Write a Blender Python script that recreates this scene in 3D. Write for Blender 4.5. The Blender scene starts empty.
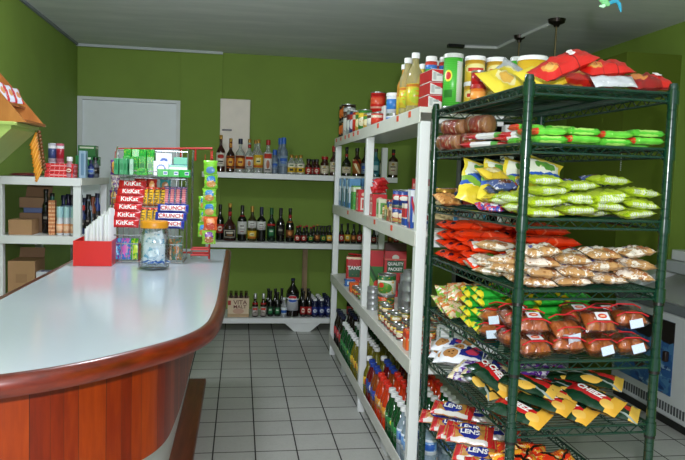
import bpy, math, random
from mathutils import Matrix, Vector
random.seed(7)
PI = math.pi
SC = bpy.context.scene
COL = SC.collection

# ------------------------------------------------------------------ materials
def lin(c):
    return c / 12.92 if c <= 0.04045 else ((c + 0.055) / 1.055) ** 2.4

def hx(h):
    if not isinstance(h, str):
        return tuple(h) + (1,) if len(h) == 3 else h
    h = h.lstrip('#')
    return tuple(lin(int(h[i:i + 2], 16) / 255) for i in (0, 2, 4)) + (1,)

_mats = {}

def newmat(name):
    m = bpy.data.materials.new(name)
    m.use_nodes = True
    nt = m.node_tree
    b = nt.nodes['Principled BSDF']
    return m, nt, b

def N(nt, t, **k):
    n = nt.nodes.new(t)
    for a, v in k.items():
        setattr(n, a, v)
    return n

def L(nt, a, b):
    nt.links.new(a, b)

def mathn(nt, op, a, b=None, c=None):
    n = N(nt, 'ShaderNodeMath', operation=op)
    for i, x in enumerate((a, b, c)):
        if x is None:
            continue
        if isinstance(x, (int, float)):
            n.inputs[i].default_value = x
        else:
            L(nt, x, n.inputs[i])
    return n.outputs[0]

def mixc(nt, fac, a, b):
    n = N(nt, 'ShaderNodeMix', data_type='RGBA')
    for s, x in ((n.inputs[0], fac), (n.inputs[6], a), (n.inputs[7], b)):
        if isinstance(x, (int, float)):
            s.default_value = x
        elif isinstance(x, tuple):
            s.default_value = x
        else:
            L(nt, x, s)
    return n.outputs[2]

def noise(nt, vec, scale, detail=3, rough=.5):
    n = N(nt, 'ShaderNodeTexNoise')
    n.inputs['Scale'].default_value = scale
    n.inputs['Detail'].default_value = detail
    n.inputs['Roughness'].default_value = rough
    if vec is not None:
        L(nt, vec, n.inputs['Vector'])
    return n

def bump(nt, b, height, strength=.2, dist=.01):
    n = N(nt, 'ShaderNodeBump')
    n.inputs['Strength'].default_value = strength
    n.inputs['Distance'].default_value = dist
    L(nt, height, n.inputs['Height'])
    L(nt, n.outputs[0], b.inputs['Normal'])

def plain(name, col, rough=.5, metal=0, var=.06, vs=12, bmp=0, coat=0):
    """one colour with a little natural unevenness"""
    key = ('p', name)
    if key in _mats:
        return _mats[key]
    m, nt, b = newmat(name)
    tc = N(nt, 'ShaderNodeTexCoord')
    n = noise(nt, tc.outputs['Object'], vs, 4)
    c = hx(col)
    d = tuple(x * (1 - var * 2) for x in c[:3]) + (1,)
    e = tuple(min(1, x * (1 + var)) for x in c[:3]) + (1,)
    L(nt, mixc(nt, n.outputs['Fac'], d, e), b.inputs['Base Color'])
    b.inputs['Roughness'].default_value = rough
    b.inputs['Metallic'].default_value = metal
    b.inputs['Coat Weight'].default_value = coat
    if bmp:
        bump(nt, b, n.outputs['Fac'], bmp, .004)
    _mats[key] = m
    return m

def clear(name, tint='#ffffff', amount=.25, rough=.08, bmp=0, body='#ffffff'):
    """thin clear plastic or glass: mostly see-through, with gloss"""
    key = ('c', name)
    if key in _mats:
        return _mats[key]
    m, nt, b = newmat(name)
    t = N(nt, 'ShaderNodeBsdfTransparent')
    t.inputs[0].default_value = hx(tint)
    b.inputs['Base Color'].default_value = hx(body)
    b.inputs['Roughness'].default_value = rough
    b.inputs['Specular IOR Level'].default_value = .8
    mx = N(nt, 'ShaderNodeMixShader')
    fr = N(nt, 'ShaderNodeFresnel')
    fr.inputs[0].default_value = 1.35
    f = mathn(nt, 'ADD', fr.outputs[0], amount)
    f = mathn(nt, 'MINIMUM', f, 1.0)
    L(nt, f, mx.inputs[0])
    L(nt, t.outputs[0], mx.inputs[1])
    L(nt, b.outputs[0], mx.inputs[2])
    L(nt, mx.outputs[0], nt.nodes['Material Output'].inputs[0])
    if bmp:
        tc = N(nt, 'ShaderNodeTexCoord')
        n = noise(nt, tc.outputs['Object'], 45, 3)
        bump(nt, b, n.outputs['Fac'], bmp, .01)
    _mats[key] = m
    return m

def film(name, tint='#f8f8f8', base=.015, rough=.12, bmp=.5):
    """clear wrapping film or thin clear plastic: see-through with gloss only"""
    key = ('f', name)
    if key in _mats:
        return _mats[key]
    m, nt, b = newmat(name)
    nt.nodes.remove(b)
    t = N(nt, 'ShaderNodeBsdfTransparent')
    t.inputs[0].default_value = hx(tint)
    g = N(nt, 'ShaderNodeBsdfGlossy')
    g.inputs['Roughness'].default_value = rough
    fr = N(nt, 'ShaderNodeFresnel')
    fr.inputs[0].default_value = 1.4
    mx = N(nt, 'ShaderNodeMixShader')
    L(nt, mathn(nt, 'MINIMUM', mathn(nt, 'ADD', fr.outputs[0], base), .6), mx.inputs[0])
    L(nt, t.outputs[0], mx.inputs[1])
    L(nt, g.outputs[0], mx.inputs[2])
    L(nt, mx.outputs[0], nt.nodes['Material Output'].inputs[0])
    if bmp:
        tc = N(nt, 'ShaderNodeTexCoord')
        n = noise(nt, tc.outputs['Object'], 55, 3)
        bp = N(nt, 'ShaderNodeBump')
        bp.inputs['Strength'].default_value = bmp
        bp.inputs['Distance'].default_value = .01
        L(nt, n.outputs['Fac'], bp.inputs['Height'])
        L(nt, bp.outputs[0], g.inputs['Normal'])
    _mats[key] = m
    return m

def printed(name, base, feats, rough=.35, warp=.0, bmp=0, metal=0):
    """printed packaging, laid out on the pack's own UV square.
    feats: ('e',cx,cy,rx,ry,col) ellipse; ('r',cx,cy,hx,hy,col) rectangle;
    ('d',dx,dy,off,half,col) slanted band; ('n',scale,threshold,col) blotches; ('s',freq,half,col,axis) stripes"""
    key = ('u', name)
    if key in _mats:
        return _mats[key]
    m, nt, b = newmat(name)
    uv = N(nt, 'ShaderNodeUVMap')
    vec = uv.outputs[0]
    if warp:
        nn = noise(nt, vec, 5, 2)
        sub = N(nt, 'ShaderNodeVectorMath', operation='SUBTRACT')
        L(nt, nn.outputs['Color'], sub.inputs[0])
        sub.inputs[1].default_value = (.5, .5, .5)
        sc = N(nt, 'ShaderNodeVectorMath', operation='SCALE')
        L(nt, sub.outputs[0], sc.inputs[0])
        sc.inputs['Scale'].default_value = warp
        ad = N(nt, 'ShaderNodeVectorMath', operation='ADD')
        L(nt, vec, ad.inputs[0])
        L(nt, sc.outputs[0], ad.inputs[1])
        vec = ad.outputs[0]
    sp = N(nt, 'ShaderNodeSeparateXYZ')
    L(nt, vec, sp.inputs[0])
    X, Y = sp.outputs[0], sp.outputs[1]
    oi = mathn(nt, 'MULTIPLY', N(nt, 'ShaderNodeObjectInfo').outputs['Random'], 9.0)
    col = hx(base)
    for f in feats:
        k = f[0]
        if k == 'e':
            a = mathn(nt, 'DIVIDE', mathn(nt, 'SUBTRACT', X, f[1]), f[3])
            c = mathn(nt, 'DIVIDE', mathn(nt, 'SUBTRACT', Y, f[2]), f[4])
            d = mathn(nt, 'ADD', mathn(nt, 'MULTIPLY', a, a), mathn(nt, 'MULTIPLY', c, c))
            mask = mathn(nt, 'LESS_THAN', d, 1.0)
        elif k == 'r':
            a = mathn(nt, 'DIVIDE', mathn(nt, 'ABSOLUTE', mathn(nt, 'SUBTRACT', X, f[1])), f[3])
            c = mathn(nt, 'DIVIDE', mathn(nt, 'ABSOLUTE', mathn(nt, 'SUBTRACT', Y, f[2])), f[4])
            mask = mathn(nt, 'LESS_THAN', mathn(nt, 'MAXIMUM', a, c), 1.0)
        elif k == 'd':
            s = mathn(nt, 'ADD', mathn(nt, 'MULTIPLY', X, f[1]), mathn(nt, 'MULTIPLY', Y, f[2]))
            mask = mathn(nt, 'LESS_THAN', mathn(nt, 'ABSOLUTE', mathn(nt, 'SUBTRACT', s, f[3])), f[4])
        elif k == 's':
            s = mathn(nt, 'FRACT', mathn(nt, 'MULTIPLY', X if f[4] == 0 else Y, f[1]))
            mask = mathn(nt, 'LESS_THAN', s, f[2])
        else:
            nn = noise(nt, vec, f[1], 3, .6)
            nn.noise_dimensions = '4D'
            L(nt, oi, nn.inputs['W'])
            mask = mathn(nt, 'GREATER_THAN', nn.outputs['Fac'], f[2])
        col = mixc(nt, mask, col, hx(f[-1] if k != 's' else f[3]))
    if isinstance(col, tuple):
        b.inputs['Base Color'].default_value = col
    else:
        L(nt, col, b.inputs['Base Color'])
    b.inputs['Roughness'].default_value = rough
    b.inputs['Metallic'].default_value = metal
    if bmp:
        tc = N(nt, 'ShaderNodeTexCoord')
        nn = noise(nt, tc.outputs['Object'], 40, 3)
        bump(nt, b, nn.outputs['Fac'], bmp, .008)
    _mats[key] = m
    return m

# ------------------------------------------------------------------ mesh builder
class MB:
    def __init__(s):
        s.v, s.f, s.m, s.u = [], [], [], []

    def face(s, idx, mi=0, uv=None):
        s.f.append(tuple(idx))
        s.m.append(mi)
        s.u.append(uv or [(0, 0)] * len(idx))

    def box(s, x0, x1, y0, y1, z0, z1, mi=0, mat=None):
        b = len(s.v)
        P = [(x0, y0, z0), (x1, y0, z0), (x1, y1, z0), (x0, y1, z0), (x0, y0, z1), (x1, y0, z1), (x1, y1, z1), (x0, y1, z1)]
        if mat:
            P = [tuple(mat @ Vector(p)) for p in P]
        s.v += P
        q = [(0, 0), (1, 0), (1, 1), (0, 1)]
        for F in ((0, 1, 5, 4), (1, 2, 6, 5), (2, 3, 7, 6), (3, 0, 4, 7), (4, 5, 6, 7), (3, 2, 1, 0)):
            s.face([b + i for i in F], mi, q)
        return s

    def lathe(s, prof, seg=16, mi=0, c=(0, 0, 0), mat=None, u0=0.0):
        b = len(s.v)
        n = len(prof)
        z0, z1 = min(p[1] for p in prof), max(p[1] for p in prof)
        for r, z in prof:
            for k in range(seg):
                a = 2 * PI * k / seg + PI / 2     # u = .5 faces -Y
                p = Vector((c[0] + r * math.cos(a), c[1] + r * math.sin(a), c[2] + z))
                s.v.append(tuple(mat @ p) if mat else tuple(p))
        dz = (z1 - z0) or 1
        for i in range(n - 1):
            for k in range(seg):
                k2 = (k + 1) % seg
                ua, ub = k / seg, (k + 1) / seg
                va, vb = (prof[i][1] - z0) / dz, (prof[i + 1][1] - z0) / dz
                mm = mi[i] if isinstance(mi, (list, tuple)) else mi
                s.face((b + i * seg + k, b + i * seg + k2, b + (i + 1) * seg + k2, b + (i + 1) * seg + k), mm,
                       [(ua, va), (ub, va), (ub, vb), (ua, vb)])
        for i, flip in ((0, True), (n - 1, False)):
            if prof[i][0] > 1e-5:
                idx = [b + i * seg + k for k in range(seg)]
                mm = (mi[min(i, n - 2)] if isinstance(mi, (list, tuple)) else mi)
                s.face(idx[::-1] if flip else idx, mm)
        return s

    def tube(s, pts, r, seg=8, mi=0, closed=False):
        pts = [Vector(p) for p in pts]
        b = len(s.v)
        n = len(pts)
        up = None
        for i, p in enumerate(pts):
            a = pts[i - 1] if (i > 0 or closed) else pts[i]
            c = pts[(i + 1) % n] if (i < n - 1 or closed) else pts[i]
            t = (c - a).normalized()
            if up is None:
                up = Vector((0, 0, 1)) if abs(t.z) < .9 else Vector((1, 0, 0))
            x = t.cross(up)
            if x.length < 1e-4:
                x = t.cross(Vector((0, 1, .1)))
            x.normalize()
            y = x.cross(t)
            up = y
            rr = r[i] if isinstance(r, (list, tuple)) else r
            for k in range(seg):
                g = 2 * PI * k / seg
                s.v.append(tuple(p + x * rr * math.cos(g) + y * rr * math.sin(g)))
        for i in range(n if closed else n - 1):
            j = (i + 1) % n
            for k in range(seg):
                k2 = (k + 1) % seg
                s.face((b + i * seg + k, b + j * seg + k, b + j * seg + k2, b + i * seg + k2), mi)
        if not closed:
            s.face([b + k for k in range(seg)], mi)
            s.face([b + (n - 1) * seg + k for k in range(seg)][::-1], mi)
        return s

    def prism(s, poly, z0, z1, mi=0, mat=None, top_mi=None):
        """poly: ccw (x,y) outline, extruded z0..z1"""
        b = len(s.v)
        n = len(poly)
        for z in (z0, z1):
            for x, y in poly:
                p = Vector((x, y, z))
                s.v.append(tuple(mat @ p) if mat else tuple(p))
        acc = 0
        for i in range(n):
            j = (i + 1) % n
            d = math.dist(poly[i], poly[j])
            s.face((b + i, b + j, b + n + j, b + n + i), mi, [(acc, 0), (acc + d, 0), (acc + d, 1), (acc, 1)])
            acc += d
        s.face([b + i for i in range(n)][::-1], mi)
        s.face([b + n + i for i in range(n)], mi if top_mi is None else top_mi)
        return s

    def pillow(s, LX, LY, T, nx=16, ny=9, seed=0, crimp=.07, wr=.15, px=3.4, py=2.8, flat=0):
        """filled bag lying flat, long axis X, crimped at both X ends, print on +Z"""
        rnd = random.Random(seed)
        ph = [rnd.uniform(0, 6) for _ in range(6)]
        b = len(s.v)
        for side in (1, -1):
            for i in range(nx + 1):
                for j in range(ny + 1):
                    u, w = i / nx, j / ny
                    x, y = u * 2 - 1, w * 2 - 1
                    uu = max(0, (abs(x) - 0) / (1 - crimp))
                    t = 0 if uu >= 1 else (1 - uu ** px) ** .5
                    t *= max(0, 1 - abs(y) ** py) ** .5
                    k = 1 + wr * (math.sin(7 * x + ph[0] + 3 * y) + .6 * math.sin(11 * y + ph[1] + 5 * x) + .6 * math.sin(17 * x + ph[2] - 9 * y) + .4 * math.sin(23 * y + 13 * x + ph[4]))
                    z = side * (T / 2) * t * k
                    if side < 0 and flat:
                        z *= (1 - flat)
                    edge = 1 - .06 * (1 - abs(y) ** 2) * (uu < 1)
                    pinch = 1 - .10 * (1 - min(1, abs(x)) ** 4)
                    yy = y * LY / 2 * (pinch if abs(x) < 1 - crimp else 1) * (1 + .04 * math.sin(9 * x + ph[5] + y))
                    z += .04 * T * math.sin(3 * x + ph[3]) * (abs(x) > 1 - 2 * crimp)
                    s.v.append((x * LX / 2, yy, z))
        st = (nx + 1) * (ny + 1)
        for side in (0, 1):
            for i in range(nx):
                for j in range(ny):
                    q = [(i, j), (i + 1, j), (i + 1, j + 1), (i, j + 1)]
                    idx = [b + side * st + a * (ny + 1) + c for a, c in q]
                    uv = [(a / nx, c / ny) for a, c in q]
                    if side:
                        idx, uv = idx[::-1], uv[::-1]
                    s.face(idx, 0, uv)
        return s

    def addmesh(s, me, mat, mi=0):
        b = len(s.v)
        s.v += [tuple(mat @ v.co) for v in me.vertices]
        for p in me.polygons:
            s.face([b + i for i in p.vertices], mi)
        return s

    def mesh(s, name, mats, smooth=True, ang=40):
        me = bpy.data.meshes.new(name)
        me.from_pydata(s.v, [], s.f)
        mats = mats if isinstance(mats, (list, tuple)) else [mats]
        for m in mats:
            me.materials.append(m)
        me.polygons.foreach_set('material_index', s.m)
        uvl = me.uv_layers.new(name='UVMap')
        flat = [c for poly in s.u for uv in poly for c in uv]
        uvl.data.foreach_set('uv', flat)
        if smooth:
            me.shade_smooth()
            me.set_sharp_from_angle(angle=math.radians(ang))
        me.update()
        return me

    def build(s, name, mats, parent=None, smooth=True, ang=40, loc=None, rot=None):
        o = bpy.data.objects.new(name, s.mesh(name, mats, smooth, ang))
        COL.objects.link(o)
        if parent:
            o.parent = parent
        if loc:
            o.location = loc
        if rot:
            o.rotation_euler = rot
        return o

def tag(o, label=None, cat=None, group=None, kind=None):
    for k, v in (('label', label), ('category', cat), ('group', group), ('kind', kind)):
        if v:
            o[k] = v
    return o

def empty(name, loc=(0, 0, 0), rz=0):
    o = bpy.data.objects.new(name, None)
    COL.objects.link(o)
    o.location = loc
    o.rotation_euler = (0, 0, rz)
    return o

def dup(root, loc=None, rot=None, label=None, group=None):
    r = root.copy()
    COL.objects.link(r)
    if loc is not None:
        r.location = loc
    if rot is not None:
        r.rotation_euler = rot
    if label:
        r['label'] = label
    if group:
        r['group'] = group
    for ch in list(root.children):
        c = ch.copy()
        COL.objects.link(c)
        c.parent = r
        for g in list(ch.children):
            d = g.copy()
            COL.objects.link(d)
            d.parent = c
    return r

def struct(name, mb, mats, parent=None, smooth=False):
    o = mb.build(name, mats, parent, smooth)
    if parent is None:
        o['kind'] = 'structure'
    return o

ORD = 'first second third fourth fifth sixth seventh eighth ninth tenth eleventh twelfth thirteenth fourteenth fifteenth sixteenth seventeenth eighteenth'.split()

def bevel(o, w=.003, seg=2):
    m = o.modifiers.new('bevel', 'BEVEL')
    m.width = w
    m.segments = seg
    m.limit_method = 'ANGLE'
    return o

def text_mesh(body, size, bold=.006, ext=.0004, spacing=1.0):
    cu = bpy.data.curves.new('lettering', 'FONT')
    cu.body = body
    cu.align_x = 'CENTER'
    cu.align_y = 'CENTER'
    cu.size = size
    cu.offset = bold * size
    cu.extrude = ext
    cu.space_character = spacing
    cu.resolution_u = 3
    o = bpy.data.objects.new('lettering', cu)
    COL.objects.link(o)
    dg = bpy.context.evaluated_depsgraph_get()
    me = bpy.data.meshes.new_from_object(o.evaluated_get(dg))
    bpy.data.objects.remove(o)
    bpy.data.curves.remove(cu)
    return me

def letter(parent, body, size, mat, loc, rot=(PI / 2, 0, 0), name='lettering', bold=.01, sx=1.0, skew=0):
    me = text_mesh(body, size, bold)
    M = Matrix.Translation(loc) @ __import__('mathutils').Euler(rot).to_matrix().to_4x4() @ Matrix.Diagonal((sx, 1, 1, 1))
    mb = MB()
    mb.addmesh(me, M)
    o = mb.build(name, mat, parent, smooth=False)
    bpy.data.meshes.remove(me)
    return o

# ------------------------------------------------------------------ the camera
H = 1.35
F = 675.7
YAW, PITCH, ROLL = .1520, .0772, .0325
def cam_axes():
    cy, sy, cp, sp, cr, sr = math.cos(YAW), math.sin(YAW), math.cos(PITCH), math.sin(PITCH), math.cos(ROLL), math.sin(ROLL)
    f = Vector((sy * cp, cy * cp, -sp))
    r = Vector((cy, -sy, 0))
    u = r.cross(f)
    return cr * r + sr * u, -sr * r + cr * u, f
RX, UX, FX = cam_axes()
cam = bpy.data.objects.new('camera', bpy.data.cameras.new('camera'))
COL.objects.link(cam)
cam.matrix_world = Matrix(((RX.x, UX.x, -FX.x, 0), (RX.y, UX.y, -FX.y, 0), (RX.z, UX.z, -FX.z, H), (0, 0, 0, 1)))
cam.data.sensor_width = 36
cam.data.lens = F / 685 * 36
cam.data.clip_start = .05
SC.camera = cam

def at(px, py, Y):
    """where the sight line through a measured point of the photograph meets the plane at depth Y"""
    d = RX * ((px - 342.5) / F) - UX * ((py - 230) / F) + FX
    t = Y / d.y
    return d.x * t, H + d.z * t

# ------------------------------------------------------------------ shared materials
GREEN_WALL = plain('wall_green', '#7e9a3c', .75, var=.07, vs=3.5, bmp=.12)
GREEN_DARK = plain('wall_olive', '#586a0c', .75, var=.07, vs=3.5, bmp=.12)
WHITE_PAINT = plain('white_paint', '#e6eaea', .38, var=.03, vs=9, bmp=.08)
GREYWHITE = plain('grey_white_paint', '#bcc5c6', .5, var=.03, vs=6)
SHELF_EDGE = plain('weathered_white_paint', '#d9dad2', .4, var=.05, vs=14, bmp=.08)
CHROME = plain('chrome_wire', '#c9cdd0', .25, 1, var=.02)
BLACK = plain('black_plastic', '#101010', .35)
CAPW = plain('white_cap', '#f2f4f5', .35)
TIN = plain('tin', '#b9bcbe', .3, .9, var=.04)

# ------------------------------------------------------------------ the room
YB = 6.25          # back wall
XL, XR = -1.42, 2.82
ZC = 2.43
T0, TX, TY = .204, .0994, 5.276

def tile_material():
    m, nt, b = newmat('floor_tiles')
    tc = N(nt, 'ShaderNodeTexCoord')
    sp = N(nt, 'ShaderNodeSeparateXYZ')
    L(nt, tc.outputs['Object'], sp.inputs[0])
    fx = mathn(nt, 'FRACT', mathn(nt, 'ADD', mathn(nt, 'DIVIDE', mathn(nt, 'SUBTRACT', sp.outputs[0], TX), T0), 50.5))
    fy = mathn(nt, 'FRACT', mathn(nt, 'ADD', mathn(nt, 'DIVIDE', mathn(nt, 'SUBTRACT', sp.outputs[1], TY), T0), 50.5))
    gx = mathn(nt, 'LESS_THAN', mathn(nt, 'ABSOLUTE', mathn(nt, 'SUBTRACT', fx, .5)), .017)
    gy = mathn(nt, 'LESS_THAN', mathn(nt, 'ABSOLUTE', mathn(nt, 'SUBTRACT', fy, .5)), .022)
    g = mathn(nt, 'MAXIMUM', gx, gy)
    n1 = noise(nt, tc.outputs['Object'], 3, 5)
    n2 = noise(nt, tc.outputs['Object'], 22, 5, .7)
    c = mixc(nt, n1.outputs['Fac'], hx('#a9aaa4'), hx('#c9cac5'))
    vein = mathn(nt, 'LESS_THAN', mathn(nt, 'ABSOLUTE', mathn(nt, 'SUBTRACT', n2.outputs['Fac'], .5)), .012)
    c = mixc(nt, mathn(nt, 'MULTIPLY', vein, .25), c, hx('#8f9089'))
    gc = mixc(nt, gx, hx('#55544e'), hx('#24231f'))
    c = mixc(nt, g, c, gc)
    L(nt, c, b.inputs['Base Color'])
    r = mathn(nt, 'ADD', mathn(nt, 'MULTIPLY', g, .45), .32)
    L(nt, r, b.inputs['Roughness'])
    inv = mathn(nt, 'SUBTRACT', 1.0, g)
    bump(nt, b, inv, .35, .002)
    return m

def ceiling_material():
    m, nt, b = newmat('ceiling_board')
    tc = N(nt, 'ShaderNodeTexCoord')
    mp = N(nt, 'ShaderNodeMapping')
    mp.inputs['Scale'].default_value = (.8, 3.2, 1)
    L(nt, tc.outputs['Object'], mp.inputs[0])
    n = noise(nt, mp.outputs[0], 2.2, 6, .6)
    r = N(nt, 'ShaderNodeValToRGB')
    r.color_ramp.elements[0].position = .42
    r.color_ramp.elements[0].color = hx('#d2d8d8')
    r.color_ramp.elements[1].position = .72
    r.color_ramp.elements[1].color = hx('#e2e6e6')
    L(nt, n.outputs['Fac'], r.inputs[0])
    L(nt, r.outputs[0], b.inputs['Base Color'])
    b.inputs['Roughness'].default_value = .8
    return m

struct('floor', MB().box(-3, 4.2, -.6, 9, -.1, 0), tile_material())
struct('ceiling', MB().box(-1.55, XR + .12, -.6, 6.4, ZC, ZC + .1), ceiling_material())
struct('wall_left', MB().box(XL - .12, XL, -.6, YB + .1, 0, ZC), GREEN_WALL)
# back wall with the two openings it has: the white door and the dark doorway
DW0, DW1, DWH = 2.075, 2.76, 1.93
struct('wall_back', MB().box(XL, -.54, YB, YB + .1, 1.985, ZC).box(-.54, DW0, YB, YB + .1, 0, ZC)
       .box(DW0, DW1, YB, YB + .1, DWH, ZC).box(DW1, XR + .12, YB, YB + .1, 0, ZC), GREEN_WALL)
struct('wall_right', MB().box(XR, XR + .12, 4.95, YB, 0, ZC).box(XR, XR + .12, -.6, 4.95, 0, ZC), GREEN_WALL)
# boxed-in column standing out from the right wall
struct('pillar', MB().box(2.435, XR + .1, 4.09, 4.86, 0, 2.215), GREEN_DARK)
# shallow boxing on the back wall left of the electrical panel
struct('wall_boxing', MB().box(-.54, -.175, YB - .03, YB, 0, ZC), GREEN_WALL)
struct('trim_ceiling', MB().box(XL, -.175, YB - .05, YB - .03, ZC - .022, ZC), GREYWHITE)
struct('trim_left', MB().box(XL, XL + .018, -.6, YB, ZC - .018, ZC), plain('grey_trim', '#7d858a', .5))

# white door with its frame
d = MB().box(-1.375, -.575, YB - .01, YB + .03, 0, 1.955)
door = struct('door_1', d, plain('door_white', '#f0f8fc', .45, var=.02))
struct('door_frame', MB().box(-1.415, -1.375, YB - .03, YB + .05, 0, 1.985).box(-.575, -.541, YB - .03, YB + .05, 0, 1.985)
       .box(-1.375, -.575, YB - .03, YB + .05, 1.958, 1.985), plain('door_frame_paint', '#e4eaec', .45), door)
# dark doorway
dk = plain('dark_interior', '#0c0b09', .9)  # gloom of the unlit room put into its wall colour
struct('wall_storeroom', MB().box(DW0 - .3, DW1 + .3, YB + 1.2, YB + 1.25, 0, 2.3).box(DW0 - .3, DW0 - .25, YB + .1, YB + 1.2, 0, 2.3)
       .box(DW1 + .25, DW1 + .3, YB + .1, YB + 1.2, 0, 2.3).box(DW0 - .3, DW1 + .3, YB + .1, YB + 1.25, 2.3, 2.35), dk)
struct('door_2', MB().box(DW0 - .035, DW0, YB - .02, YB + .02, 0, DWH + .035).box(DW1, DW1 + .035, YB - .02, YB + .02, 0, DWH + .035)
       .box(DW0, DW1, YB - .02, YB + .02, DWH, DWH + .035), plain('doorway_trim', '#8e928c', .5))

# electrical panel
ep = tag(MB().box(-.19, .075, YB - .055, YB, 1.36, 2.02).build('electrical_panel', plain('panel_beige', '#f0e6d8', .45)),
         'beige electrical panel on green wall above the liquor shelf', 'electrical panel')
bevel(ep, .004)
MB().box(-.17, -.085, YB - .066, YB - .0552, 1.735, 1.75).build('latch', BLACK, ep)

# ------------------------------------------------------------------ lights on the ceiling
CONDUIT = plain('conduit_white', '#d4d8d6', .4)
cd = tag(MB().tube([(2.02, 4.30, ZC - .012), (2.0, 4.84, ZC - .012), (2.0, 5.22, ZC - .012), (1.73, 5.26, ZC - .012)], .012, 8).build('conduit', CONDUIT),
         'white conduit bending across the grey ceiling between the lamp roses', 'conduit')
MB().box(1.60, 1.73, 5.235, 5.285, ZC - .025, ZC).build('junction_box', BLACK, cd)
BRONZE = plain('dark_bronze', '#2c2622', .3, .7)
for i, (x, y, lab) in enumerate(((2.03, 4.27, 'dark pendant lamp rose on ceiling, the larger one above the red chip bags'),
                                 (2.0, 4.80, 'dark pendant lamp rose on ceiling, midway along the white conduit'))):
    p = empty('pendant_lamp', (x, y, ZC))
    tag(p, lab, 'lamp', 'pendant lamps')
    k = (1, .72)[i]
    MB().lathe([(0, -.05), (.014, -.05), (.022 * k, -.035), (.052 * k, -.022), (.058 * k, 0)], 24).build('canopy', BRONZE, p)
    MB().tube([(0, 0, -.05), (0, 0, -.34)], .006, 8).build('rod', plain('rod_brass', '#8a7d5c', .3, .8), p)
    MB().lathe([(.02, -.34), (.028, -.35), (.045, -.385), (.055, -.42), (.05, -.42), (.04, -.385), (.018, -.355)], 20).build('lamp_shade', BRONZE, p)

# glass mobile hanging from the ceiling near the rack
gm = empty('hanging_ornament', (1.06, 1.9, 1.89))
tag(gm, 'green and blue glass bird ornament hanging from the ceiling', 'ornament')
GG = plain('ornament_green', '#7fd08a', .15, var=.2, vs=40, coat=.6)
GB = plain('ornament_blue', '#2f9fc0', .15, var=.2, vs=40, coat=.6)
MB().tube([(-.022, -.0, .05), (-.026, 0, .03), (-.018, 0, .008), (-.005, 0, -.004), (.004, 0, -.006)], [.004, .008, .011, .010, .006], 10).build('body', GG, gm)
MB().tube([(0, 0, -.004), (.012, 0, .002), (.026, 0, .006), (.036, .0, -.002), (.041, 0, -.018), (.043, 0, -.026)], [.006, .006, .006, .0055, .004, .001], 8).build('tail', GB, gm)
MB().tube([(-.006, 0, -.003), (-.016, 0, -.013), (-.026, 0, -.012)], [.006, .006, .003], 8).build('wing', plain('ornament_pale', '#b9ecc4', .15, coat=.6), gm)
MB().tube([(-.008, 0, .0), (-.004, 0, .26), (0, 0, ZC - 1.89)], .0006, 5).build('cord', CONDUIT, gm)

# little pull chain beside the column
pc = MB()
for k in range(14):
    pc.lathe([(0, -.005), (.004, -.002), (.004, .002), (0, .005)], 8, c=(2.428, 4.07, 1.62 - k * .0125))
pc.box(2.424, 2.436, 4.085, 4.095, 1.618, 1.632).box(2.424, 2.432, 4.066, 4.09, 1.621, 1.626)
tag(pc.build('pull_chain', CONDUIT), 'thin white bead chain hanging from a hook on the olive column', 'chain')

# ------------------------------------------------------------------ lights
fl = bpy.data.lights.new('camera_flash', 'POINT')
fl.energy = 150
fl.shadow_soft_size = .025
fl.color = (.98, .98, 1.04)
fo = bpy.data.objects.new('camera_flash', fl)
COL.objects.link(fo)
fo.location = (.045, -.03, 1.485)
w = bpy.data.worlds.new('daylight')
SC.world = w
w.use_nodes = True
w.node_tree.nodes['Background'].inputs[0].default_value = (.86, .95, 1, 1)
w.node_tree.nodes['Background'].inputs[1].default_value = .5
ta = bpy.data.lights.new('room_fill', 'POINT')  # unseen fill light, added to lift the ceiling and far walls
ta.energy = 26
ta.shadow_soft_size = .12
ta.color = (.94, .97, 1.06)
to = bpy.data.objects.new('room_fill', ta)
COL.objects.link(to)
to.location = (-.35, 3.15, 2.31)

SC.view_settings.view_transform = 'Standard'
SC.view_settings.look = 'None'
SC.view_settings.gamma = 1
SC.view_settings.use_curve_mapping = False
SC.view_settings.exposure = 0.3
SC.cycles.use_denoising = True
SC.cycles.max_bounces = 8
SC.cycles.transparent_max_bounces = 24
SC.cycles.sample_clamp_indirect = 4

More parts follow.
